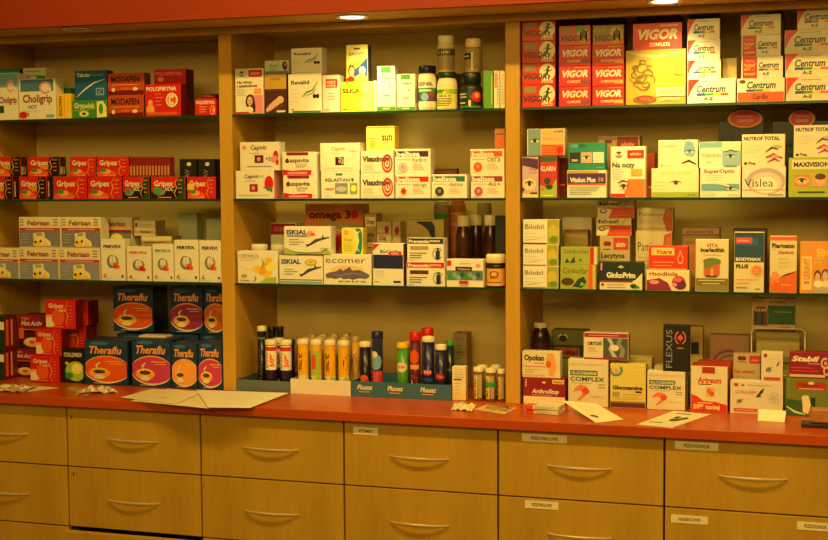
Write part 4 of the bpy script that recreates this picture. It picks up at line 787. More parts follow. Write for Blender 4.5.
gold += [e(.32, .09, .2, .07, '8c4a2c'), arc(.32, .1, .12, .05, .03, 0, 300, 'DR'), r(.52, .14, 1, .3, 'C'), t('VIGOR', .55, .17, .42, .1, 'GD', 'Bi'), t('COMPLETE', .56, .06, .36, .05, 'C', 'b'), arc(.9, .62, .1, .08, .02, 120, 300, 'A88A2c')]
box('gold', 625.6, 686, 49.5, 's1', .006, .05, 'AC8C26', gold, 'large gold gift carton with dark scroll ornament on the top right shelf', side='B89428')
box('vbig', 632.5, 682.3, 23, 'gold', .012, .035, 'R', [t('VIGOR', .1, .4, .82, .38, 'C', 'Bi'), t('COMPLETE', .34, .12, .42, .14, 'C', 'b'), r(.55, .88, .92, .93, 'LO')], 'large red carton with bold cream capitals, lying on the gold gift carton', side='DR')
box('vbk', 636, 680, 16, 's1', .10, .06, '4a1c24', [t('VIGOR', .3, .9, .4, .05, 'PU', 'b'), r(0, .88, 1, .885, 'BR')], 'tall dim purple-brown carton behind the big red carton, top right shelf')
def centrum(wide=0, az=1, num='A-Z'):
    o = [('s', 'R', [(0, 1), (0, .7), (0, .45), (0, .2)], [(.26, 1), (.15, .78), (.06, .5), (.0, .2)]), t('Centrum', .18 if wide else .2, .45, .62, .3, '182030', 'bi'), r(.18, .3, .36, .42, 'B'), r(.36, .31, .54, .41, 'G'), r(.54, .31, .7, .41, 'Y'), r(.7, .31, .86, .41, 'O'), lines(.3, .88, .9, .5, 1, 'GR', .02)]
    if az: o.append(t(num, .34, .12, .2, .13, '182030', 'b'))
    return o
CG = 'white multivitamin cartons with a red corner'
box('ca0', 687.2, 735.8, 78.8, 's1', .006, .055, 'W', centrum(1), 'wide white carton with a red corner at the bottom of the first white column', group=CG)
for i, (a, b, yt, w) in enumerate([(687.2, 721, 60, 'second from the bottom'), (687, 720.4, 39.6, 'second from the top'), (687.2, 720, 18.8, 'topmost')]):
    box('ca%d' % (i+1), a, b, yt, 'ca%d' % i, .008+.002*i, .05, 'W', centrum(), w+' white carton with a red corner in the first white column', side='C8A050', group=CG)
box('cab', 722.4, 737, 58, 'ca0', .03, .025, 'TN', [p('LO', (.3, .2), (.8, .15), (.9, .55), (.35, .6)), r(.1, .8, .9, .83, 'GC')], 'small dim tan carton with an orange patch beside the first white column')
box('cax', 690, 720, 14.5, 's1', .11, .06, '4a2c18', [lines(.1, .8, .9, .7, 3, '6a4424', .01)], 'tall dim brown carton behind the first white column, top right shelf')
box('cb0', 737, 784.8, 78.2, 's1', .006, .055, 'W', [r(0, 0, 1, .42, 'O'), t('Centrum', .2, .58, .62, .3, '182030', 'bi'), r(.18, .44, .36, .54, 'B'), r(.36, .44, .54, .54, 'G'), r(.54, .44, .7, .54, 'Y'), t('Cardio', .32, .12, .34, .22, 'DR', 'b'), e(.1, .88, .07, .08, '5a3030')], 'white carton with an orange lower band under the second white column')
def c20():
    return [r(.02, 0, .38, 1, 'R'), t('20%', .05, .38, .3, .3, 'LO', 'B'), t('TERAZ', .08, .76, .24, .1, 'P', 'b'), r(.06, .14, .34, .24, 'LO'), t('Centrum', .42, .48, .5, .26, '303030', 'bi'), r(.42, .34, .54, .44, 'B'), r(.54, .35, .66, .43, 'G'), r(.66, .35, .8, .43, 'Y'), r(.8, .35, .92, .43, 'O'), t('A-Z', .52, .14, .16, .12, '182030', 'b')]
for i, (a, b, yt, w) in enumerate([(741, 783, 56.3, 'lower'), (741, 781, 35.2, 'upper')]):
    box('cb%d' % (i+1), a, b, yt, 'cb%d' % i, .008+.002*i, .05, 'W', c20(), w+' of two white cartons with a red discount panel', group='white cartons with a red discount panel', sticker=None)
box('cb3', 740.5, 781, 14.4, 'cb2', .012, .05, 'D8CDB0', centrum(), 'white carton with a red corner on top of the two red discount cartons', group=CG)
for i, (a, b, yt, w) in enumerate([(785.6, 838, 76.8, 'bottom'), (785, 838, 53.2, 'second'), (784.4, 838, 29.4, 'third'), (797, 842, 7.4, 'topmost')]):
    box('cc%d' % i, a, b, yt, 's1' if i == 0 else 'cc%d' % (i-1), .006+.003*i, .055, 'D8CDB0', centrum(1), w+' white carton counted upward in the column at the right photo edge', group=CG)
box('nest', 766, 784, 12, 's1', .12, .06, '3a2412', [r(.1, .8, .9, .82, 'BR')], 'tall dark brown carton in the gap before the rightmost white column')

# second shelf, right
def eye(cu, cv, s, iris='5a4630', sk=None, asp=1.6):
    o = [e(cu, cv, s*1.3, s*1.1*asp*.7, sk)] if sk else []
    lid = ('s', 'K', [(cu-s+2*s*i/8, cv+s*.5*asp*math.sin(math.pi*i/8)**.8) for i in range(9)], [(cu-s+2*s*i/8, cv+s*.5*asp*math.sin(math.pi*i/8)**.8-.03*(1 if 0 < i < 8 else 0)) for i in range(9)])
    whi = ('s', 'W', [(cu-s+2*s*i/8, cv+s*.5*asp*math.sin(math.pi*i/8)**.8) for i in range(9)], [(cu-s+2*s*i/8, cv-s*.4*asp*math.sin(math.pi*i/8)**.9) for i in range(9)])
    return o+[whi, e(cu, cv, s*.36, s*.4*asp, iris), e(cu, cv, s*.18, s*.2*asp, 'K'), lid]
box('ey0', 522, 538.6, 156.8, 's2', .006, .045, 'D8B0B8', [p('PU', (0, 1), (1, .95), (1, .7), (0, .8)), e(.45, .33, .42, .15, 'C'), eye(.45, .34, .3, 'BR', None, .5), t('Optic', .45, .68, .5, .05, 'PU', 'i'), t('Lutein', .4, .6, .5, .04, 'PU'), r(.5, .06, .95, .13, 'BR'), p('PU', (0, .1), (.16, .2), (0, .26)), r(0, 0, 1, .08, 'C')],
    'narrow pink carton with a large eye, next to the second divider')
box('kla', 539.8, 557.2, 155.6, 's2', .008, .045, 'C8303c', [r(0, .86, 1, 1, '3c5a2c'), t('KLARIN', .05, .64, .88, .12, 'W', 'b'), p('LG', (0, 0), (0, .3), (.6, .2), (1, .45), (1, 0)), e(.42, .4, .2, .08, 'BR'), e(.55, .25, .22, .06, 'DG'), p('DG', (.3, .34), (.6, .5), (.5, .3)), e(.16, .2, .08, .04, 'O'), r(.2, .03, .8, .06, 'PY')],
    'narrow crimson and green carton with white capitals, second right shelf')
box('vsl', 526.8, 565, 128.6, 'kla', .010, .04, 'C', [r(.02, 0, .36, 1, '7aa0a8'), eye(.2, .55, .14, '24303c', None, 1.3), r(.38, 0, 1, 1, 'E8C080'), r(.38, 0, .98, .4, 'O'), t('Visioduo', .4, .56, .52, .12, 'LO', 'b'), t('LUTEIN', .72, .86, .24, .07, 'K', 'b'), e(.88, .18, .09, .14, 'R'), lines(.4, .06, .3, .4, 4, 'LO', .02), r(.42, .82, .66, .95, 'Y')],
    'carton half blue eye photo, half orange, stacked on the two narrow cartons')
TOP['vsl'] = TOP['vsl']
box('brn', 559, 566, 158, 's2', .09, .05, 'CR', [r(.1, .3, .9, .34, 'LO')], 'dim crimson carton glimpsed behind the orange half carton, second right shelf')
box('vit', 566.8, 606.4, 170.3, 's2', .006, .055, 'W', [r(0, .52, 1, .9, '4a1c5c'), r(0, .9, .8, 1, 'GD'), t('Vitalux Plus 10', .06, .58, .86, .17, 'W', 'B'), r(.8, .56, .94, .8, '4a1c5c'), t('10', .82, .59, .12, .16, 'GD', 'B'), r(0, .46, 1, .52, 'O'), lines(.06, .12, .38, .8, 5, 'GR', .025)],
    'white carton with a purple name band under the green eye carton')
box('uvi', 568, 605.2, 142.8, 'vit', .008, .05, '1a8c74', [t('VISI', .03, .84, .22, .12, 'SB', 'b'), t('ZEN', .27, .84, .22, .12, 'DG', 'b'), r(.03, .26, .32, .66, '241c1c'), t('zen', .08, .32, .18, .08, 'C', 'b'), r(.35, .26, .65, .66, 'SK'), eye(.5, .46, .12, '4a5a3c', None, 1.3), r(.68, .26, .98, .66, 'W'), lines(.72, .34, .56, .22, 3, 'LGR', .015), r(.78, .06, .98, .09, 'SB')],
    'green carton with a dark, an eye and a white square, second right shelf')
box('akb', 598, 640, 136, 's2', .10, .05, 'TN', [r(.45, .8, .97, 1, 'CR'), t('aktiv', .55, .84, .34, .07, 'P', 'b'), e(.2, .92, .06, .03, 'DR'), e(.27, .92, .06, .03, 'DR')], 'dim tan carton with a crimson corner label behind the large white eye drawing carton')
box('nao', 610.4, 645.6, 146.5, 's2', .006, .045, 'W', [doppel(.84), t('Na oczy', .04, .6, .66, .1, 'WO', 'b'), lines(.06, .36, .55, .36, 5, 'GR', .008), r(.6, .44, .92, .56, 'E8A83c'), r(.5, 0, 1, .36, 'E87830'), p('E87830', (.5, 0), (.4, .1), (.5, .3)), swoosh([(.2, .28), (.36, .33), (.52, .3)], .04, 'WO'), eye(.38, .21, .12, '4a3c28', None, .9), swoosh([(.56, .32), (.5, .22), (.6, .12)], .015, 'WO'), r(0, 0, .44, .07, 'R')],
    'tall white and orange carton with a drawn eye and a red label', side='E8C890')
box('red2', 646.6, 655, 153, 's2', .11, .05, 'B04420', [r(.2, .2, .9, .24, 'LO')], 'dim orange-red carton deep between the eye cartons, second right shelf')
box('eg0', 651.2, 698.8, 168.2, 's2', .006, .055, 'E6E0B0', [t('OCULAR CALMING', .2, .8, .66, .09, 'LG', ''), eye(.52, .5, .14, '6a6050', None, 1.2), lines(.06, .28, .54, .26, 3, 'LG', .012), r(0, 0, 1, .18, '9cb038'), t('60 tabl', .78, .05, .16, .07, 'DG')],
    'pale yellow carton with one eye and a green base, lower second right shelf')
box('eg1', 658, 698, 140, 'eg0', .008, .05, 'E6E0B8', [t('OCUFERO', .06, .74, .42, .09, 'TN', 'b'), p('SB', (.68, .95), (.78, 1), (.9, .9), (.96, .6), (.9, .4), (.72, .42), (.64, .6)), p('7a9cc0', (.8, .95), (.86, .8), (.74, .8)), eye(.8, .58, .13, '8ab0c8', None, 1.2), swoosh([(.6, .16), (.78, .26), (.98, .12)], .07, 'K'), r(.06, .06, .1, .12, 'TN'), r(.14, .08, .36, .1, 'LGR')],
    'pale yellow carton with a blue drop and eyebrow, stacked on the one-eye carton')
box('sup', 700, 740.8, 167.8, 's2', .006, .055, 'W', [t('SuperOptic', .08, .84, .78, .12, 'CR', 'b'), lines(.14, .6, .76, .5, 3, 'GR', .012), r(.02, .22, .98, .46, '6aa0b8'), swoosh([(.3, .5), (.6, .44), (.98, .22)], .06, 'C'), eye(.76, .3, .13, '3c6c7c', None, 1), lines(.04, .06, .14, .4, 2, 'LGR', .02), r(.7, .05, .98, .09, 'LGR')],
    'white carton with a blue eye band under the blue-grey eye photo carton')
box('viz', 699, 741, 141.7, 'sup', .008, .05, 'W', [r(0, .78, .55, 1, '7ab0b0'), r(.55, .7, 1, 1, 'C'), p('8ab4c8', (.56, .1), (.55, .66), (1, .66), (1, .1), (.9, .0), (.6, .0)), eye(.76, .44, .13, '2c4c6c', None, 1.2), t('Vizotrin', .04, .42, .48, .17, '7a8c8c', ''), swoosh([(.6, .6), (.76, .68), (.94, .6)], .05, '3c5c7c'), r(.16, .2, .28, .24, 'LGR'), r(.64, .02, .9, .1, 'GR')],
    'white carton with a large blue-grey eye photo on the second right shelf')
box('vis', 741.8, 786, 166.3, 's2', .006, .055, 'E0D4C8', [e(.55, .52, .46, .44, 'B8A0A8'), e(.55, .46, .38, .36, 'D8C4B4'), e(.55, .4, .28, .26, 'W'), t('Vislea', .04, .34, .68, .26, '3a2c34', ''), r(0, .22, 1, .25, 'GD'), r(.6, .05, .95, .09, 'GR')],
    'greyish white carton with a pale violet ring on the second right shelf')
nut = [t('NUTROF TOTAL', .03, .82, .86, .12, '2a1c18', 'B'), lines(.06, .45, .66, .5, 4, 'LGR', .015), t('NEW', .72, .56, .22, .1, 'TN', 'b'), swoosh([(.56, .44), (.7, .58), (.86, .52)], .06, '3a1c18'), swoosh([(.56, .26), (.74, .36), (.96, .24)], .1, 'B03C30'), swoosh([(.6, .12), (.76, .22), (.9, .14)], .06, 'CR'), e(.78, .3, .1, .05, 'P'), e(.08, .08, .04, .04, '2a1c18'), t('Thea', .14, .05, .18, .08, '2a1c18', 'b')]
box('nut', 741.6, 785.2, 134.2, 'vis', .008, .05, 'E0D4B4', nut, 'cream carton with black capitals and red brush strokes, on the violet ring carton', group='cream cartons with red brush strokes')
box('max', 788.4, 842, 157.6, 's2', .006, .055, 'A8B030', [r(.06, .72, 1, .96, 'C'), t('MAXIVISION', .1, .78, .8, .12, '2a2c18', 'B'), r(.12, .26, .46, .58, 'D8802c'), eye(.29, .42, .12, '3c5c3c', 'SK', 1.1), r(.52, .26, .86, .58, 'D0A060'), e(.7, .44, .1, .14, 'SK'), e(.7, .52, .12, .08, 'BR'), r(.2, .1, .8, .14, 'DG')],
    'lime green carton with a small orange eye photo, cut by the right edge')
box('nut2', 793.6, 842, 125, 'max', .008, .05, 'E0D4B4', nut, 'cream carton with black capitals and red strokes, on the lime green carton', group='cream cartons with red brush strokes')
for i, (a, b, ya) in enumerate([(718.5, 764, 121), (772, 836, 121)]):
    o = box('pl%d' % i, a, b, ya, 's2', .13, .03, '14242c', [lines(.1, .2, .6, .7, 4, '3c4c50', .006)], ('left', 'right')[i]+' dark blue card stand with a red oval header, behind the eye cartons', name='card_stand', cat='card stand', group='dark card stands with a red oval header')
    # oval header above the card
    P0, P1 = atY(a+8+(8 if i else 0), ya-8, S+.13), atY(b-(0 if i == 0 else 20), ya-8, S+.13)
    w = P1.x-P0.x; hh = .052; bm = bmesh.new(); slots = ['14100c']
    N = 28; ring = [(w/2*math.cos(2*math.pi*k/N), hh/2*math.sin(2*math.pi*k/N)) for k in range(N)]
    f1 = [bm.verts.new((x, 0, z)) for x, z in ring]; f2 = [bm.verts.new((x, .0025, z)) for x, z in ring]
    bm.faces.new(f1); bm.faces.new(f2[::-1])
    for k in range(N): bm.faces.new((f1[k], f2[k], f2[(k+1) % N], f1[(k+1) % N]))
    paint(bm, [e(.5, .48, .46, .44, 'E08040'), e(.5, .5, .4, .38, 'C83018'), t('Dobre oczy', .26, .56, .46, .12, 'P', 'b'), t('zawsze', .3, .34, .42, .13, 'P', 'b')], lambda u, v, l: (-w/2+w*u, -LAY*l, -hh/2+hh*v), slots)
    hd = obj('header', bm, [cmat(c) for c in slots], o, ((P0.x+P1.x)/2-o.location.x, -.015-.004, TOP['pl%d' % i]-o.location.z-.0+.006))
    hd['label'] = 'oval red header with a cream rim'

# third shelf, right
bil = [r(.68, 0, 1, 1, 'A8A030'), e(.84, .5, .14, .3, 'C8B838'), e(.86, .2, .12, .14, '6c8c24'), t('Bilobil', .05, .62, .52, .2, '5a4c38', ''), lines(.05, .3, .44, .36, 2, 'LGR', .015), swoosh([(.05, .16), (.3, .2), (.6, .3)], .02, 'GR')]
for i, yt in enumerate([266.3, 244.6, 219.5]):
    box('bi%d' % i, 522.8, 558+(.6 if i < 2 else 1.4), yt, 's3' if i == 0 else 'bi%d' % (i-1), .006+.001*i, .05, 'W', bil+([r(0, 0, .66, .06, 'CR' if i == 2 else 'GR')]), ['bottom', 'middle', 'top'][i]+' white and olive carton in the stack beside the second divider', side='3c5a24', group='stack of white and olive cartons')
gk = lambda k: [r(0, 0, 1, 1, 'A0A83c'), t('Ginkofar', .06, .64, .72, .24, '4a5020', ''), r(.8, 0, .9, 1, 'R' if k else 'O'), r(.92, 0, .98, 1, 'C' if k else 'E8A860')] + ([e(.2, .3, .18, .16, '4c3424'), p('DG', (.34, .1), (.5, .42), (.66, .52), (.74, .3), (.6, .05)), p('LG', (.55, .12), (.6, .3), (.68, .2))] if not k else [p('DG', (.1, .06), (.16, .36), (.24, .12)), p('DG', (.24, .06), (.36, .46), (.4, .1)), e(.54, .24, .04, .08, 'G')])
box('gf0', 560, 596.4, 264.6, 's3', .006, .05, 'A0A83c', gk(0), 'lower green-yellow carton with leaves and a dark fruit, third right shelf', group='green-yellow leaf cartons')
box('gf1', 560.4, 598, 247, 'gf0', .008, .045, 'A0A83c', gk(1), 'upper green-yellow carton with three small leaves and orange stripes', group='green-yellow leaf cartons')
box('whp', 562, 592, 217, 's3', .16, .04, 'D8C898', [r(0, 0, 1, .02, 'TN')], 'large pale blank carton behind the tan one, third right shelf')
box('tnc', 563.5, 588, 230, 's3', .09, .04, '8c7434', [r(.1, .9, .9, .91, 'TN')], 'plain olive-brown carton above the green-yellow leaf cartons')
box('lec', 599.4, 630, 236, 's3', .075, .05, 'C8B080', [e(.2, .86, .08, .05, 'CR'), e(.3, .86, .08, .05, 'CR'), r(.12, .74, .36, .76, 'DGR'), r(.46, .74, .97, .98, 'D03c24'), t('aktiv', .54, .8, .34, .1, 'C', 'b'), t('Lecytyna', .04, .58, .8, .1, '3a3428', 'b'), lines(.06, .2, .44, .6, 3, 'TN', .02)],
    'tan carton with a red label corner above the black and green carton')
zen = [r(0, 0, 1, .62, 'D8401c'), p('E6D8AC', (0, .0), (0, .62), (.4, .5), (.3, 0)), t('żeń-szeń', .05, .72, .6, .24, '5a2c1c', 'b'), e(.16, .4, .1, .14, '5a4c40'), e(.16, .42, .07, .08, 'C'), swoosh([(.7, .6), (.78, .8), (.86, .95)], .04, 'GD'), r(.35, .12, .9, .16, 'E87840')]
box('zs0', 596, 631.6, 218.2, 'lec', .08, .045, 'C', zen, 'lower cream and red ginseng carton on the tan red-label carton', side='B03018', group='cream and red ginseng cartons')
box('zs1', 597, 634.4, 200.6, 'zs0', .078, .045, 'C', zen, 'upper cream and red ginseng carton, right under the glass shelf', side='B03018', group='cream and red ginseng cartons')
box('gpr', 599, 643, 262, 's3', .006, .05, '14281c', [r(0, 0, 1, .28, 'C'), p('C', (.7, .28), (.84, .36), (1, .62), (1, .2)), r(0, .26, .78, .32, 'B03024'), t('GinkoPrim', .16, .44, .68, .2, 'W', 'B'), p('LGR', (.42, .82), (.5, .9), (.58, .82), (.5, .78)), r(.02, .7, .06, .98, 'P'), r(.04, .14, .1, .22, '24301c'), lines(.18, .08, .18, .5, 2, 'GR', .025), e(.8, .14, .08, .08, 'DG'), e(.88, .1, .06, .05, 'G'), p('DG', (.7, .2), (.86, .16), (.82, .06))],
    'black and dark green carton with bold white name, third right shelf')
pam = [t('Pamicon', .05, .66, .72, .16, '4a4030', ''), lines(.06, .36, .54, .44, 4, 'TN', .012), ('s', 'B8501c', [(.8, .95), (.76, .7), (.72, .55), (.76, .4), (.8, .2), (.84, 0)], [(1, 1), (1, .8), (1, .6), (1, .4), (1, .2), (1, 0)]), e(.92, .76, .1, .16, 'C8642c'), r(.06, .08, .1, .12, 'GR')]
box('pm0', 635.4, 672, 231.4, 's3', .08, .05, 'D0C094', pam, 'lower cream carton with an orange face profile, behind the red drop carton', group='cream cartons with a face profile')
box('pm1', 636.8, 673, 208, 'pm0', .082, .045, 'D0C094', pam, 'upper cream carton with an orange face profile, beside the ginseng cartons', group='cream cartons with a face profile')
box('rho', 646, 689.6, 270.3, 's3', .006, .05, 'C', [p('8c1c4c', (0, 0), (0, .5), (.3, .62), (.5, .4), (.6, 0)), e(.18, .42, .12, .1, 'P'), t('rhodiola', .06, .74, .68, .2, 'B04428', 'b'), e(.76, .42, .16, .32, 'B02c50'), e(.8, .3, .14, .24, '6c1c4c'), e(.74, .55, .1, .12, 'D86070'), e(.66, .3, .06, .1, 'P')], 'cream carton with magenta berries below the red drop carton', side='E8C8A0')
box('vca', 648.4, 688, 246, 'rho', .008, .045, 'D8341c', [r(.06, .62, .66, .94, 'E8C878'), t('Vcare', .2, .68, .4, .18, 'B03018', 'bi'), arc(.82, .46, .07, .17, .03, 0, 360, 'E8A070'), p('E8A070', (.76, .56), (.88, .56), (.82, .86)), p('D8341c', (.79, .56), (.85, .56), (.82, .72)), r(.1, .3, .66, .34, 'E8A070'), r(.1, .16, .6, .19, 'E8A070'), r(0, 0, 1, .06, 'E8A070')], 'red carton with a drop outline and a cream name panel', side='6c1410')
box('bet', 682, 719.6, 227.5, 's3', .12, .05, 'B89860', [r(.0, .9, 1, .98, 'C8A880'), t('BETAKAROTEN', .1, .915, .74, .045, '8c1c1c', 'b'), r(0, .88, 1, .895, 'CR'), r(.1, .3, .5, .76, 'C0784c')], 'dim tan carton with crimson lines behind the carton with a thatched picture')
box('vbu', 695.4, 729, 239.4, 's3', .006, .045, 'DCD0A0', [r(0, 0, 1, .25, '7a6c34'), r(0, 0, 1, .12, '8c7c40'), t('VITA', .32, .86, .36, .07, 'B03c28', 'b'), t('buerlecithin', .14, .77, .74, .08, '2c2018', 'B'), r(.24, .7, .78, .71, 'GR'), r(.24, .3, .74, .62, 'C86434'), e(.5, .58, .28, .07, '6c7c3c'), e(.36, .5, .12, .06, '6c7c3c'), r(.3, .27, .66, .31, 'BR'), r(.46, .3, .54, .44, 'E8A060'), r(.08, .2, .9, .215, 'C'), r(.2, .14, .74, .155, 'C')],
    'cream carton with an orange house picture and olive base, third right shelf')
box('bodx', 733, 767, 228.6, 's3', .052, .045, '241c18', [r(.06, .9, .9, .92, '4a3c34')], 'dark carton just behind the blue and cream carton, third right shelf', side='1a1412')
box('bod', 733.9, 764.6, 232, 's3', .006, .04, 'DCCCA0', [r(0, .5, 1, 1, '1c4464'), r(.05, .78, .8, .9, '2c5c80'), r(.04, .82, .6, .92, 'D04c48'), r(.1, .85, .5, .88, 'P'), t('BODYMAX', .05, .525, .86, .055, 'W', 'B'), t('PLUS', .06, .4, .42, .065, '2c2018', 'B'), e(.76, .36, .22, .1, 'E8A060'), e(.76, .36, .15, .07, 'D87840'), r(.68, .33, .84, .34, 'C'), r(.68, .37, .84, .38, 'C'), r(.08, .2, .8, .215, 'P'), r(.08, .14, .5, .155, 'P'), r(.06, .06, .44, .08, 'GR'), r(.72, .04, .88, .06, 'GR')],
    'upright carton, dark blue above and cream below, with an orange sun dot', side='281c18')
box('pha', 769.8, 797.3, 236, 's3', .006, .045, 'DCCCA0', [r(0, .93, 1, 1, 'E0601c'), t('Pharmaton', .06, .8, .86, .08, '2c2018', 'B'), t('Geriavit', .3, .69, .6, .06, 'B04030', 'bi'), r(.06, .76, .2, .77, 'O'), p('E0601c', (0, 0), (0, .28), (.4, .26), (1, .38), (1, 0)), swoosh([(.38, .27), (.62, .32), (.98, .38)], .03, '5a1c30'), lines(.3, .46, .6, .5, 3, 'TN', .008), e(.16, .3, .12, .07, 'E8905c'), r(.06, .14, .14, .36, 'E8905c'), r(.2, .18, .26, .38, 'E8905c'), r(.28, .16, .34, .33, 'E8905c'), r(.4, .13, .8, .14, 'C')],
    'upright cream and orange carton with a dark swoosh, second from right edge', side='C8401c')
box('fif', 799.8, 838, 241.5, 's3', .006, .045, 'E09438', [t('50+', .5, .72, .4, .16, 'E8C060', 'B'), r(.04, .06, .36, .72, 'E8C878'), t('GERIAVIT', .1, .26, .2, .42, 'D07828', 'vb'), t('60', .12, .18, .16, .06, 'B03c28', 'b'), lines(.42, .6, .68, .4, 2, 'C', .01), e(.54, .34, .11, .11, 'BR'), e(.54, .31, .08, .09, 'SK'), e(.78, .36, .12, .12, '6c4c30'), e(.78, .33, .09, .1, 'SK'), r(.4, 0, 1, .22, 'B8A880'), e(.56, .18, .14, .07, 'W'), e(.8, .18, .15, .07, 'C')],
    'orange carton picturing a smiling couple at the right edge of the photo')

# worktop, right bay
bottle('bb', 532, 550, 322.4, 328, 'ct', .10, '241410', 'C', [r(0, .1, 1, .7, '6c1420'), r(.4, .5, .9, .62, 'P'), r(.3, .2, .8, .3, 'CR'), r(0, .7, 1, .76, '4a3c30')], 'dark brown jar with a white cap and a crimson label behind the knee carton', capx=(0, 14), lab=(.1, .92), labcol='3c1414', shoulder=.12, glass=True)
box('hem', 551.5, 587, 330, 'ct', .16, .05, '6c7438', [r(0, .56, 1, .78, 'DG'), r(.05, .6, .8, .74, 'B04838'), t('Bio-Med', .1, .62, .64, .1, 'DR', 'B'), e(.32, .9, .14, .05, 'C'), e(.32, .88, .12, .05, '2a1c18'), r(.3, .93, .34, .97, '2a1c18')], 'dim green carton with a dark red name band behind the knee carton')
box('art', 522.8, 565.5, 378, 'ct', .006, .055, '8c1020', [r(0, 0, 1, .3, 'C'), t('ArthroStop', .2, .42, .66, .17, 'W', 'bi'), r(.22, .34, .7, .37, 'P'), r(.7, .8, .98, .96, 'E8C060'), t('Rapid', .74, .84, .2, .07, '5a2c18', 'b'), r(.04, .66, .08, .96, 'P'), p('W', (.44, .84), (.5, .88), (.56, .84), (.5, .8))], 'crimson carton with white script under the knee carton')
box('opo', 522, 560.4, 351.5, 'art', .008, .045, 'DCD0B0', [t('Opokan', .04, .66, .54, .22, '3a3430', 'B'), t('forte', .32, .52, .26, .08, 'D06030', 'b'), r(.02, .4, .62, .44, 'D87848'), lines(.06, .2, .3, .36, 2, 'GR', .02), r(0, .06, .6, .1, 'D8A080'), ('s', 'E8A050', [(.66, .94), (.64, .6), (.72, .4), (.7, .1)], [(.86, .94), (.88, .6), (.92, .4), (.84, .1)]), e(.7, .52, .07, .14, 'D05c28')],
    'cream carton picturing an orange knee, left end of the right worktop')
gl = lambda: [r(0, .88, 1, .885, 'TN'), r(.04, .9, .9, .92, 'LGR'), r(.04, .66, .74, .77, '2c4434'), t('GLUCOSAMINE', .06, .68, .66, .07, 'PG', 'B'), t('COMPLEX', .04, .54, .88, .09, '2c5450', 'b'), r(.76, .46, .94, .48, 'GR'), r(.76, .4, .94, .42, 'GR'), r(.1, .49, .6, .5, 'TN'), ('s', 'E07840', [(.16, .38), (.3, .46), (.46, .42), (.54, .32), (.4, .2), (.28, .12)], [(.12, .3), (.26, .34), (.34, .32), (.36, .26), (.28, .18), (.2, .1)]), e(.44, .32, .09, .07, 'D04830'), r(.55, .2, .9, .21, 'TN')]
box('gc0', 568, 608.4, 359.5, 'ct', .012, .05, 'DCD0B0', gl(), 'cream carton with an orange knee joint, beneath the red-topped carton', side='C8B480', group='cream cartons with an orange knee joint')
box('gy', 610, 646, 364, 'ct', .012, .05, 'D8C868', [r(0, 0, 1, .1, '5a2420'), r(0, .1, 1, .14, '8c6c3c'), arc(.16, .86, .16, .12, .07, 160, 400, '4a8c78'), e(.16, .84, .08, .07, 'D8A060'), t('Glucosamine', .06, .42, .86, .09, '2a1c14', 'B'), r(.72, .35, .9, .39, 'DGR'), r(.06, .24, .26, .36, 'TN'), r(.34, .3, .9, .31, 'TN'), r(.34, .24, .8, .25, 'TN'), r(.1, .19, .9, .2, 'TN'), r(.5, .86, .8, .88, 'C')],
    'yellow carton with a maroon base and a teal curl on the worktop', side='B89c50')
box('gyb', 612, 652, 357.5, 'ct', .09, .05, 'C8B468', [r(.1, .92, .9, .94, 'TN')], 'yellowish carton right behind the one with the teal curl', side='B89c50')
box('ort', 583.4, 628.6, 333, 'gc0', .016, .042, 'DCD0B0', [r(0, .84, 1, 1, 'A01828'), r(.1, .9, .8, .93, 'P'), t('ORTOŃ', .08, .54, .32, .17, '3a3028', 'B'), lines(.08, .3, .44, .24, 3, 'TN', .02), r(.44, 0, 1, .82, '4a5450'), ('s', 'LGR', [(.52, .8), (.6, .6), (.56, .4), (.66, .1)], [(.62, .8), (.68, .6), (.64, .4), (.76, .1)]), ('s', 'GR', [(.78, .8), (.74, .6), (.84, .4), (.8, .1)], [(.88, .8), (.84, .6), (.94, .4), (.92, .1)]), e(.7, .45, .1, .12, 'C'), r(0, 0, 1, .06, 'A01828')],
    'cream carton with a red top edge and an x-ray picture, lying across two cartons', side='A01828')
box('gc1', 647, 685.4, 371.5, 'ct', .012, .05, 'DCD0B0', gl(), 'cream carton with an orange knee joint, beneath the black carton', side='C8B480', group='cream cartons with an orange knee joint')
box('gc1b', 654, 688, 366.5, 'ct', .075, .05, 'D8C890', [r(.1, .9, .9, .92, 'TN')], 'cream carton behind the knee joint carton below the black one', side='C8B480')
box('flx', 663, 689.6, 325.4, 'gc1', .014, .04, '14100e', [t('FLEXUS', .1, .07, .24, .84, 'GR', 'v'), arc(.66, .74, .2, .14, .05, 110, 250, 'C06048'), arc(.66, .74, .2, .14, .05, -70, 70, 'C06048'), p('D0503c', (.54, .74), (.66, .82), (.78, .74), (.66, .66)), r(.54, .5, .78, .52, 'TN')], 'black carton with vertical grey capitals and a red ringed emblem', side='100c0a')
box('flb', 688, 703, 326.5, 'ct', .15, .04, 'B8A868', [r(.2, .64, .75, .8, '24283c')], 'dim cream carton with a navy square behind the black carton')
box('swr', 709.5, 749.6, 335, 'ct', .17, .04, 'B89070', [arc(.5, .55, .42, .22, .06, 20, 200, '8c3c60', .5), arc(.45, .6, .38, .2, .05, 30, 210, 'B86c88', .5), arc(.55, .5, .4, .2, .04, 10, 170, '6c2c50', .5), r(.02, .06, .6, .1, 'TN'), e(.12, .4, .06, .06, 'B86c88')], 'dim pinkish carton with mauve swirls at the back of the worktop')
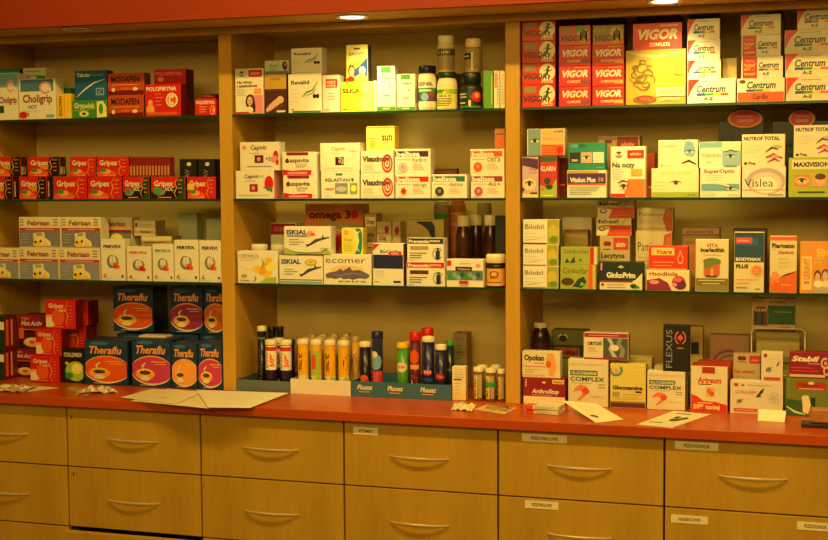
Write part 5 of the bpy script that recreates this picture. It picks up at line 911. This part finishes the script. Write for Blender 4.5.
box('gn', 730, 783.2, 381.5, 'ct', .01, .05, 'DCD0BC', [r(.06, .84, .14, .94, 'B02828'), r(.2, .86, .26, .9, 'DGR'), r(.32, .88, .8, .9, 'TN'), t('GONQUEEN', .08, .62, .42, .1, 'C03860', ''), swoosh([(.5, .52), (.58, .66), (.64, .8)], .06, '3a3c34'), e(.55, .56, .04, .04, '3a3c34'), e(.6, .7, .035, .04, '3a3c34'), e(.17, .38, .05, .06, '8c7c4c'), swoosh([(.1, .3), (.18, .4), (.26, .46)], .02, '5a4c34'), [arc(.84+.07*math.cos(a), .52+.1*math.sin(a), .06, .08, .012, 0, 360, 'LGR') for a in (.3, 1.5, 2.8, 4, 5.3)], r(.06, .06, .52, .16, 'C84c38'), r(.1, .09, .48, .12, 'P')],
    'wide white carton with a pink name and pale flower, right worktop', side='5a1418')
box('gns', 761, 783.2, 352, 'gn', .012, .04, 'DCD0BC', [r(.1, .82, .26, .94, 'B02828'), r(.3, .76, .8, .78, 'LGR'), e(.34, .4, .14, .09, '8c8c7c'), swoosh([(.2, .34), (.36, .42), (.5, .5)], .04, '4a4c44'), swoosh([(.7, .52), (.78, .6), (.84, .72)], .06, '3a3c34'), r(.12, .04, .9, .15, 'C84c38')], 'small white upright carton with a bug drawing, on the wide white carton', side='5a1418')
box('nas', 733, 760.4, 353.8, 'ct', .064, .03, 'C0A880', [e(.25, .93, .1, .04, '6c1c24'), e(.38, .93, .1, .04, '6c1c24'), r(.16, .86, .5, .87, 'DGR'), r(.6, .84, 1, .98, 'C02c24'), t('aktiv', .66, .88, .3, .04, 'P', 'b'), t('Na stawy', .02, .66, .8, .07, 'B84834', 'b'), lines(.1, .3, .6, .6, 4, 'TN', .01)], 'dim tan carton with a red corner label left of the small bug carton')
box('arm', 690.6, 727.8, 366.4, 'ct', .008, .07, 'DCD0B0', [t('Artreum', .18, .64, .66, .13, 'C84820', 'B'), r(.2, .6, .56, .62, 'BR'), r(.42, .34, .66, .54, 'E0A878'), e(.5, .46, .07, .06, 'D06c3c'), e(.58, .4, .07, .06, 'C85c34'), ('s', 'D02818', [(0, .38), (.16, .34), (.34, .24), (.7, .22), (1, .16)], [(0, 0), (.16, 0), (.34, 0), (.7, 0), (1, 0)]), t('50% taniej', .06, .06, .74, .1, 'E8C8A0', 'B'), r(.18, .18, .6, .2, 'E8C8A0'), r(.3, .86, .66, 1, 'A83018')], 'white carton with a red wavy base and red lid, right of the knee joint carton', side='C8A070', top='C83018')
box('armb', 697, 731.6, 362, 'ct', .085, .05, 'B83820', [r(.1, .9, .9, .92, 'D88858')], 'red-lidded carton right behind the one with the red wavy base', side='C8A070', top='C83018')
box('gbx', 785.6, 838, 378.8, 'ct', .012, .055, '6c7c2c', [p('2c5c2c', (0, 0), (.5, 0), (.35, .4), (0, .45)), r(.22, .7, .9, .92, 'B82818'), t('Silimarol', .34, .8, .4, .07, '6c2018', 'b'), r(.28, .72, .84, .75, 'E0A080'), e(.56, .89, .07, .04, 'C'), p('C', (.38, .1), (.36, .5), (.5, .56), (.56, .3), (.5, .05)), e(.42, .48, .07, .08, 'C'), p('1c2c2c', (.56, .5), (.66, .5), (.66, .2), (.56, .3)), r(.06, .5, .24, .54, '8c6c4c'), swoosh([(0, .24), (.2, .1), (.44, .04)], .06, 'D8D8B0')], 'green carton with a red label and a white bird picture, behind the wooden stamp')
box('stb', 789, 833, 352.4, 'gbx', .014, .05, '8c1424', [t('Stabil', .04, .66, .68, .2, 'W', 'Bi'), t('forte', .44, .54, .28, .08, 'P', 'b'), r(.04, .38, .56, .42, 'C84050'), r(.04, .26, .7, .3, 'C84050'), r(.0, .04, .86, .14, 'D8B8A8'), arc(.86, .6, .09, .18, .04, 60, 330, 'D8B8A0'), arc(.9, .3, .07, .14, .04, 0, 300, 'D8B8A0'), e(.87, .6, .04, .08, 'E0A070')], 'crimson carton with large white name on the green carton at the right', side='3c0c14')
# clear acrylic holder standing behind the cartons
P0 = atY(751.5, 340, S+.10); P1 = atY(805, 340, S+.10); zt = atY(778, 328.6, S+.10).z; w = P1.x-P0.x
hr = empty('acrylic_holder', ((P0.x+P1.x)/2, S+.10, .0003)); tag(hr, 'clear plastic stand with a bright rounded rim, below the green family carton', 'display stand')
bm = bmesh.new(); bx(bm, -w/2, w/2, .0, .003, 0, zt-.004); bx(bm, -w/2, w/2, .003, .07, 0, .003); bx(bm, -w/2, w/2, .067, .07, .003, zt-.004); bx(bm, -w/2, w/2, .0035, .0665, zt-.0075, zt-.0045)
obj('clear_body', bm, PLAST, hr)
cu = []
rr, Z0, Z1 = .012, .085, zt
for cx, cz, a0 in [(w/2-rr, Z1-rr, 0), (-w/2+rr, Z1-rr, 90), (-w/2+rr, Z0+rr, 180), (w/2-rr, Z0+rr, 270)]:
    for k in range(6): a = math.radians(a0+18*k); cu.append((cx+rr*math.cos(a), cz+rr*math.sin(a)))
bm = bmesh.new(); rings = []
for i, (x, z) in enumerate(cu):
    a, b = cu[i-1], cu[(i+1) % len(cu)]; dx, dz = b[0]-a[0], b[1]-a[1]; l = math.hypot(dx, dz); nx, nz = dz/l, -dx/l
    rings.append([bm.verts.new((x+nx*.0014*math.cos(q), -.002+.0014*math.sin(q), z+nz*.0014*math.cos(q))) for q in [math.pi*k/3 for k in range(6)]])
for i in range(len(rings)):
    for k in range(6): bm.faces.new((rings[i][k], rings[i][(k+1) % 6], rings[(i+1) % len(rings)][(k+1) % 6], rings[(i+1) % len(rings)][k]))
bmesh.ops.recalc_face_normals(bm, faces=bm.faces)
o = obj('rim', bm, cmat('F0E8D0', .2), hr, smooth=True); o['label'] = 'bright polished rounded rim'
TOP['acr'] = zt-.0042
TOP['acf'] = .0036
box('inh', 756, 800, 332, 'acf', .108, .03, 'B0A060', [t('4Flex', .1, .56, .2, .07, '3a1c18', 'b'), e(.2, .66, .1, .05, '3a1c18'), r(.4, .5, .9, .68, '8c8c4c'), r(.5, .58, .85, .6, 'DG')], 'dim olive carton inside the clear plastic stand', side='B89c50')
box('fam', 751.6, 796, 298.5, 'acr', .108, .045, 'C8B080', [r(.36, .16, 1, .78, '2c5c34'), t('Artresan', .4, .86, .36, .08, '8c4c30', 'b'), r(.5, .56, .9, .59, '7a9c60'), p('7a6040', (.02, .12), (.02, .6), (.1, .74), (.3, .74), (.38, .6), (.38, .12)), [e(.09+.07*i, .62, .025, .05, 'SK') for i in range(4)], [r(.06+.07*i, .14, .12+.07*i, .58, ('24302c', '3a4c5c', '1c2420', '5a4030')[i]) for i in range(4)], r(.66, .04, .88, .1, 'C87850')], 'cream and green carton picturing standing people, on the clear plastic stand')
# flat things on the worktop
for i, (a, b, yt, c) in enumerate([(527, 562, 403.5, 'DCC8A0'), (526, 562.5, 397.5, 'D8D0A8')]):
    P0 = atZ(a, 412, .001); P1 = atZ(b, 412, .001); Y = P0.y
    w = P1.x-P0.x; z0 = .0004+.0112*i; bm = bmesh.new(); slots = [c]
    bx(bm, -w/2, w/2, -.0, .055, 0, .010, 0, .0007)
    paint(bm, [r(0, .0, .24, 1, 'D84830'), lines(.3, .2, .75, .6, 3, 'GR', .06), r(.3, .05, .95, .12, '5a8c5c')], lambda u, v, l: (-w/2+w*u, -LAY*l, .010*v), slots)
    paint(bm, [r(.0, .0, .3, .5, 'D84830'), r(.34, .1, .9, .3, 'PG')], lambda u, v, l: (-w/2+w*(.02+.96*u), .055*(.02+.96*v), .010+LAY*l), slots)
    o = obj('flat_medicine_packet', bm, [cmat(q) for q in slots], None, ((P0.x+P1.x)/2, Y-.02+.0, z0), math.radians(-9+6*i))
    tag(o, ('lower', 'upper')[i]+' flat packet with a red end, lying in front of the crimson script carton', 'packet', 'flat packets with a red end')
leaf('leaflet', [(561.5, 400.5, .024), (596, 423), (623.5, 419.5), (596, 403.8, .016)], .0004, 'E6DCB0', 'cream leaflet with a small stamp print, in front of the two knee cartons', 'leaflet', ops=[e(.72, .25, .05, .1, '4a4c3c'), e(.77, .3, .04, .07, '4a4c3c'), lines(.2, .3, .7, .4, 4, 'TN', .01)])
leaf('printed_sheet', [(636.5, 424.5), (672, 428), (711, 414.5), (674, 411)], .0004, 'DCD0A8', 'pale sheet with a dark green leaf print, in front of the red wavy carton', 'paper', ops=[e(.58, .46, .14, .1, '3a4428'), e(.7, .58, .09, .08, '3a4428'), e(.48, .62, .08, .06, '3a4428'), r(.12, .2, .5, .23, '4a4428'), r(.2, .84, .6, .88, '4a4428')])
def tent(px0, px1, py, hpx):
    P0 = atZ(px0, py, 0); P1 = atZ(px1, py+2, 0); zt = atY(px0, py-hpx, P0.y).z; w = (P1-P0).length
    bm = bmesh.new(); th = .0004; prof = [(0, 0), (.016, zt), (.034, 0)]
    for s in (0, 1):
        (ya, za), (yb, zb) = prof[s], prof[s+1]
        v = [bm.verts.new(q) for q in ((0, ya, za), (w, ya, za), (w, yb, zb), (0, yb, zb))]
        v2 = [bm.verts.new((q.co.x, q.co.y+th, q.co.z-.0) if s == 0 else (q.co.x, q.co.y+th, q.co.z)) for q in v]
        bm.faces.new(v); bm.faces.new(v2[::-1])
        for i in range(4): bm.faces.new((v[i], v2[i], v2[(i+1) % 4], v[(i+1) % 4]))
    bmesh.ops.recalc_face_normals(bm, faces=bm.faces)
    o = obj('folded_card', bm, [cmat('E6DCB0', .5)], None, (P0.x, P0.y, .0004), math.atan2(P1.y-P0.y, P1.x-P0.x)); tag(o, 'small blank folded card standing in front of the wide white carton', 'card')
tent(757.5, 784.6, 420.6, 10.4)
# stamp pad and wooden stamp
P = atZ(801, 427.6, 0); bm = bmesh.new(); bx(bm, 0, .13, 0, .05, 0, .009, 0, .0015)
tag(obj('ink_pad', bm, cmat('1a1410', .4), None, (P.x, P.y, .0003)), 'flat black ink pad at the right edge of the worktop', 'ink pad')
st = empty('wooden_stamp', (P.x+.02, P.y+.008, .0097)); tag(st, 'brown wooden block stamp with a turned handle, lying on the black ink pad', 'stamp')
bm = bmesh.new(); bx(bm, 0, .075, 0, .03, 0, .034, 0, .004); obj('block', bm, wood('stamp_wood', '9c6438', 'b47c48', (20, 4, 20), .5), st)
bm = bmesh.new(); lathe(bm, [(0, 0), (.006, 0), (.007, .006), (.0055, .016), (.008, .026), (.0075, .034), (0, .036)], 20)
o = obj('stamp_handle', bm, wood('handle_wood', 'b47c48', 'c89058', (20, 20, 4), .4), st, (.052, -.0003, .017), 0, True); o.rotation_euler = (math.radians(90), 0, 0)
# ------------------------------------------------------------------ room light
def area(name, loc, size, sy, energy, col, rot=(0, 0, 0)):
    ld = bpy.data.lights.new(name, 'AREA'); ld.shape = 'RECTANGLE'; ld.size = size; ld.size_y = sy; ld.energy = energy; ld.color = col
    o = bpy.data.objects.new(name, ld); C.objects.link(o); o.location = loc; o.rotation_euler = rot; return o
bm = bmesh.new(); bx(bm, .2, 2.7, -1.06, -.94, 1.7105, 1.7495)
m = bpy.data.materials.new('tube_light'); m.use_nodes = True; b = m.node_tree.nodes['Principled BSDF']
b.inputs['Emission Color'].default_value = (1, .66, .25, 1); b.inputs['Emission Strength'].default_value = 2
tag(obj('ceiling_light', bm, m), 'long warm ceiling light above the counter', 'lamp')
area('ceiling_strip_light', (1.45, -1.0, 1.705), 2.4, .1, KEYW, (1, .66, .16), (math.radians(30), 0, 0))
area('room_fill', (1.5, -3.3, 1.5), 2.2, .9, FILLW, (1, .65, .155), (math.radians(55), 0, 0))  # unseen fill light added behind the camera to brighten the shelf interiors
w = bpy.data.worlds.new('world'); sc.world = w; w.use_nodes = True
w.node_tree.nodes['Background'].inputs[0].default_value = (1, .64, .15, 1); w.node_tree.nodes['Background'].inputs[1].default_value = WORLDW
sc.view_settings.view_transform = 'Standard'; sc.view_settings.look = 'None'; sc.view_settings.exposure = EXPO; sc.view_settings.gamma = 1
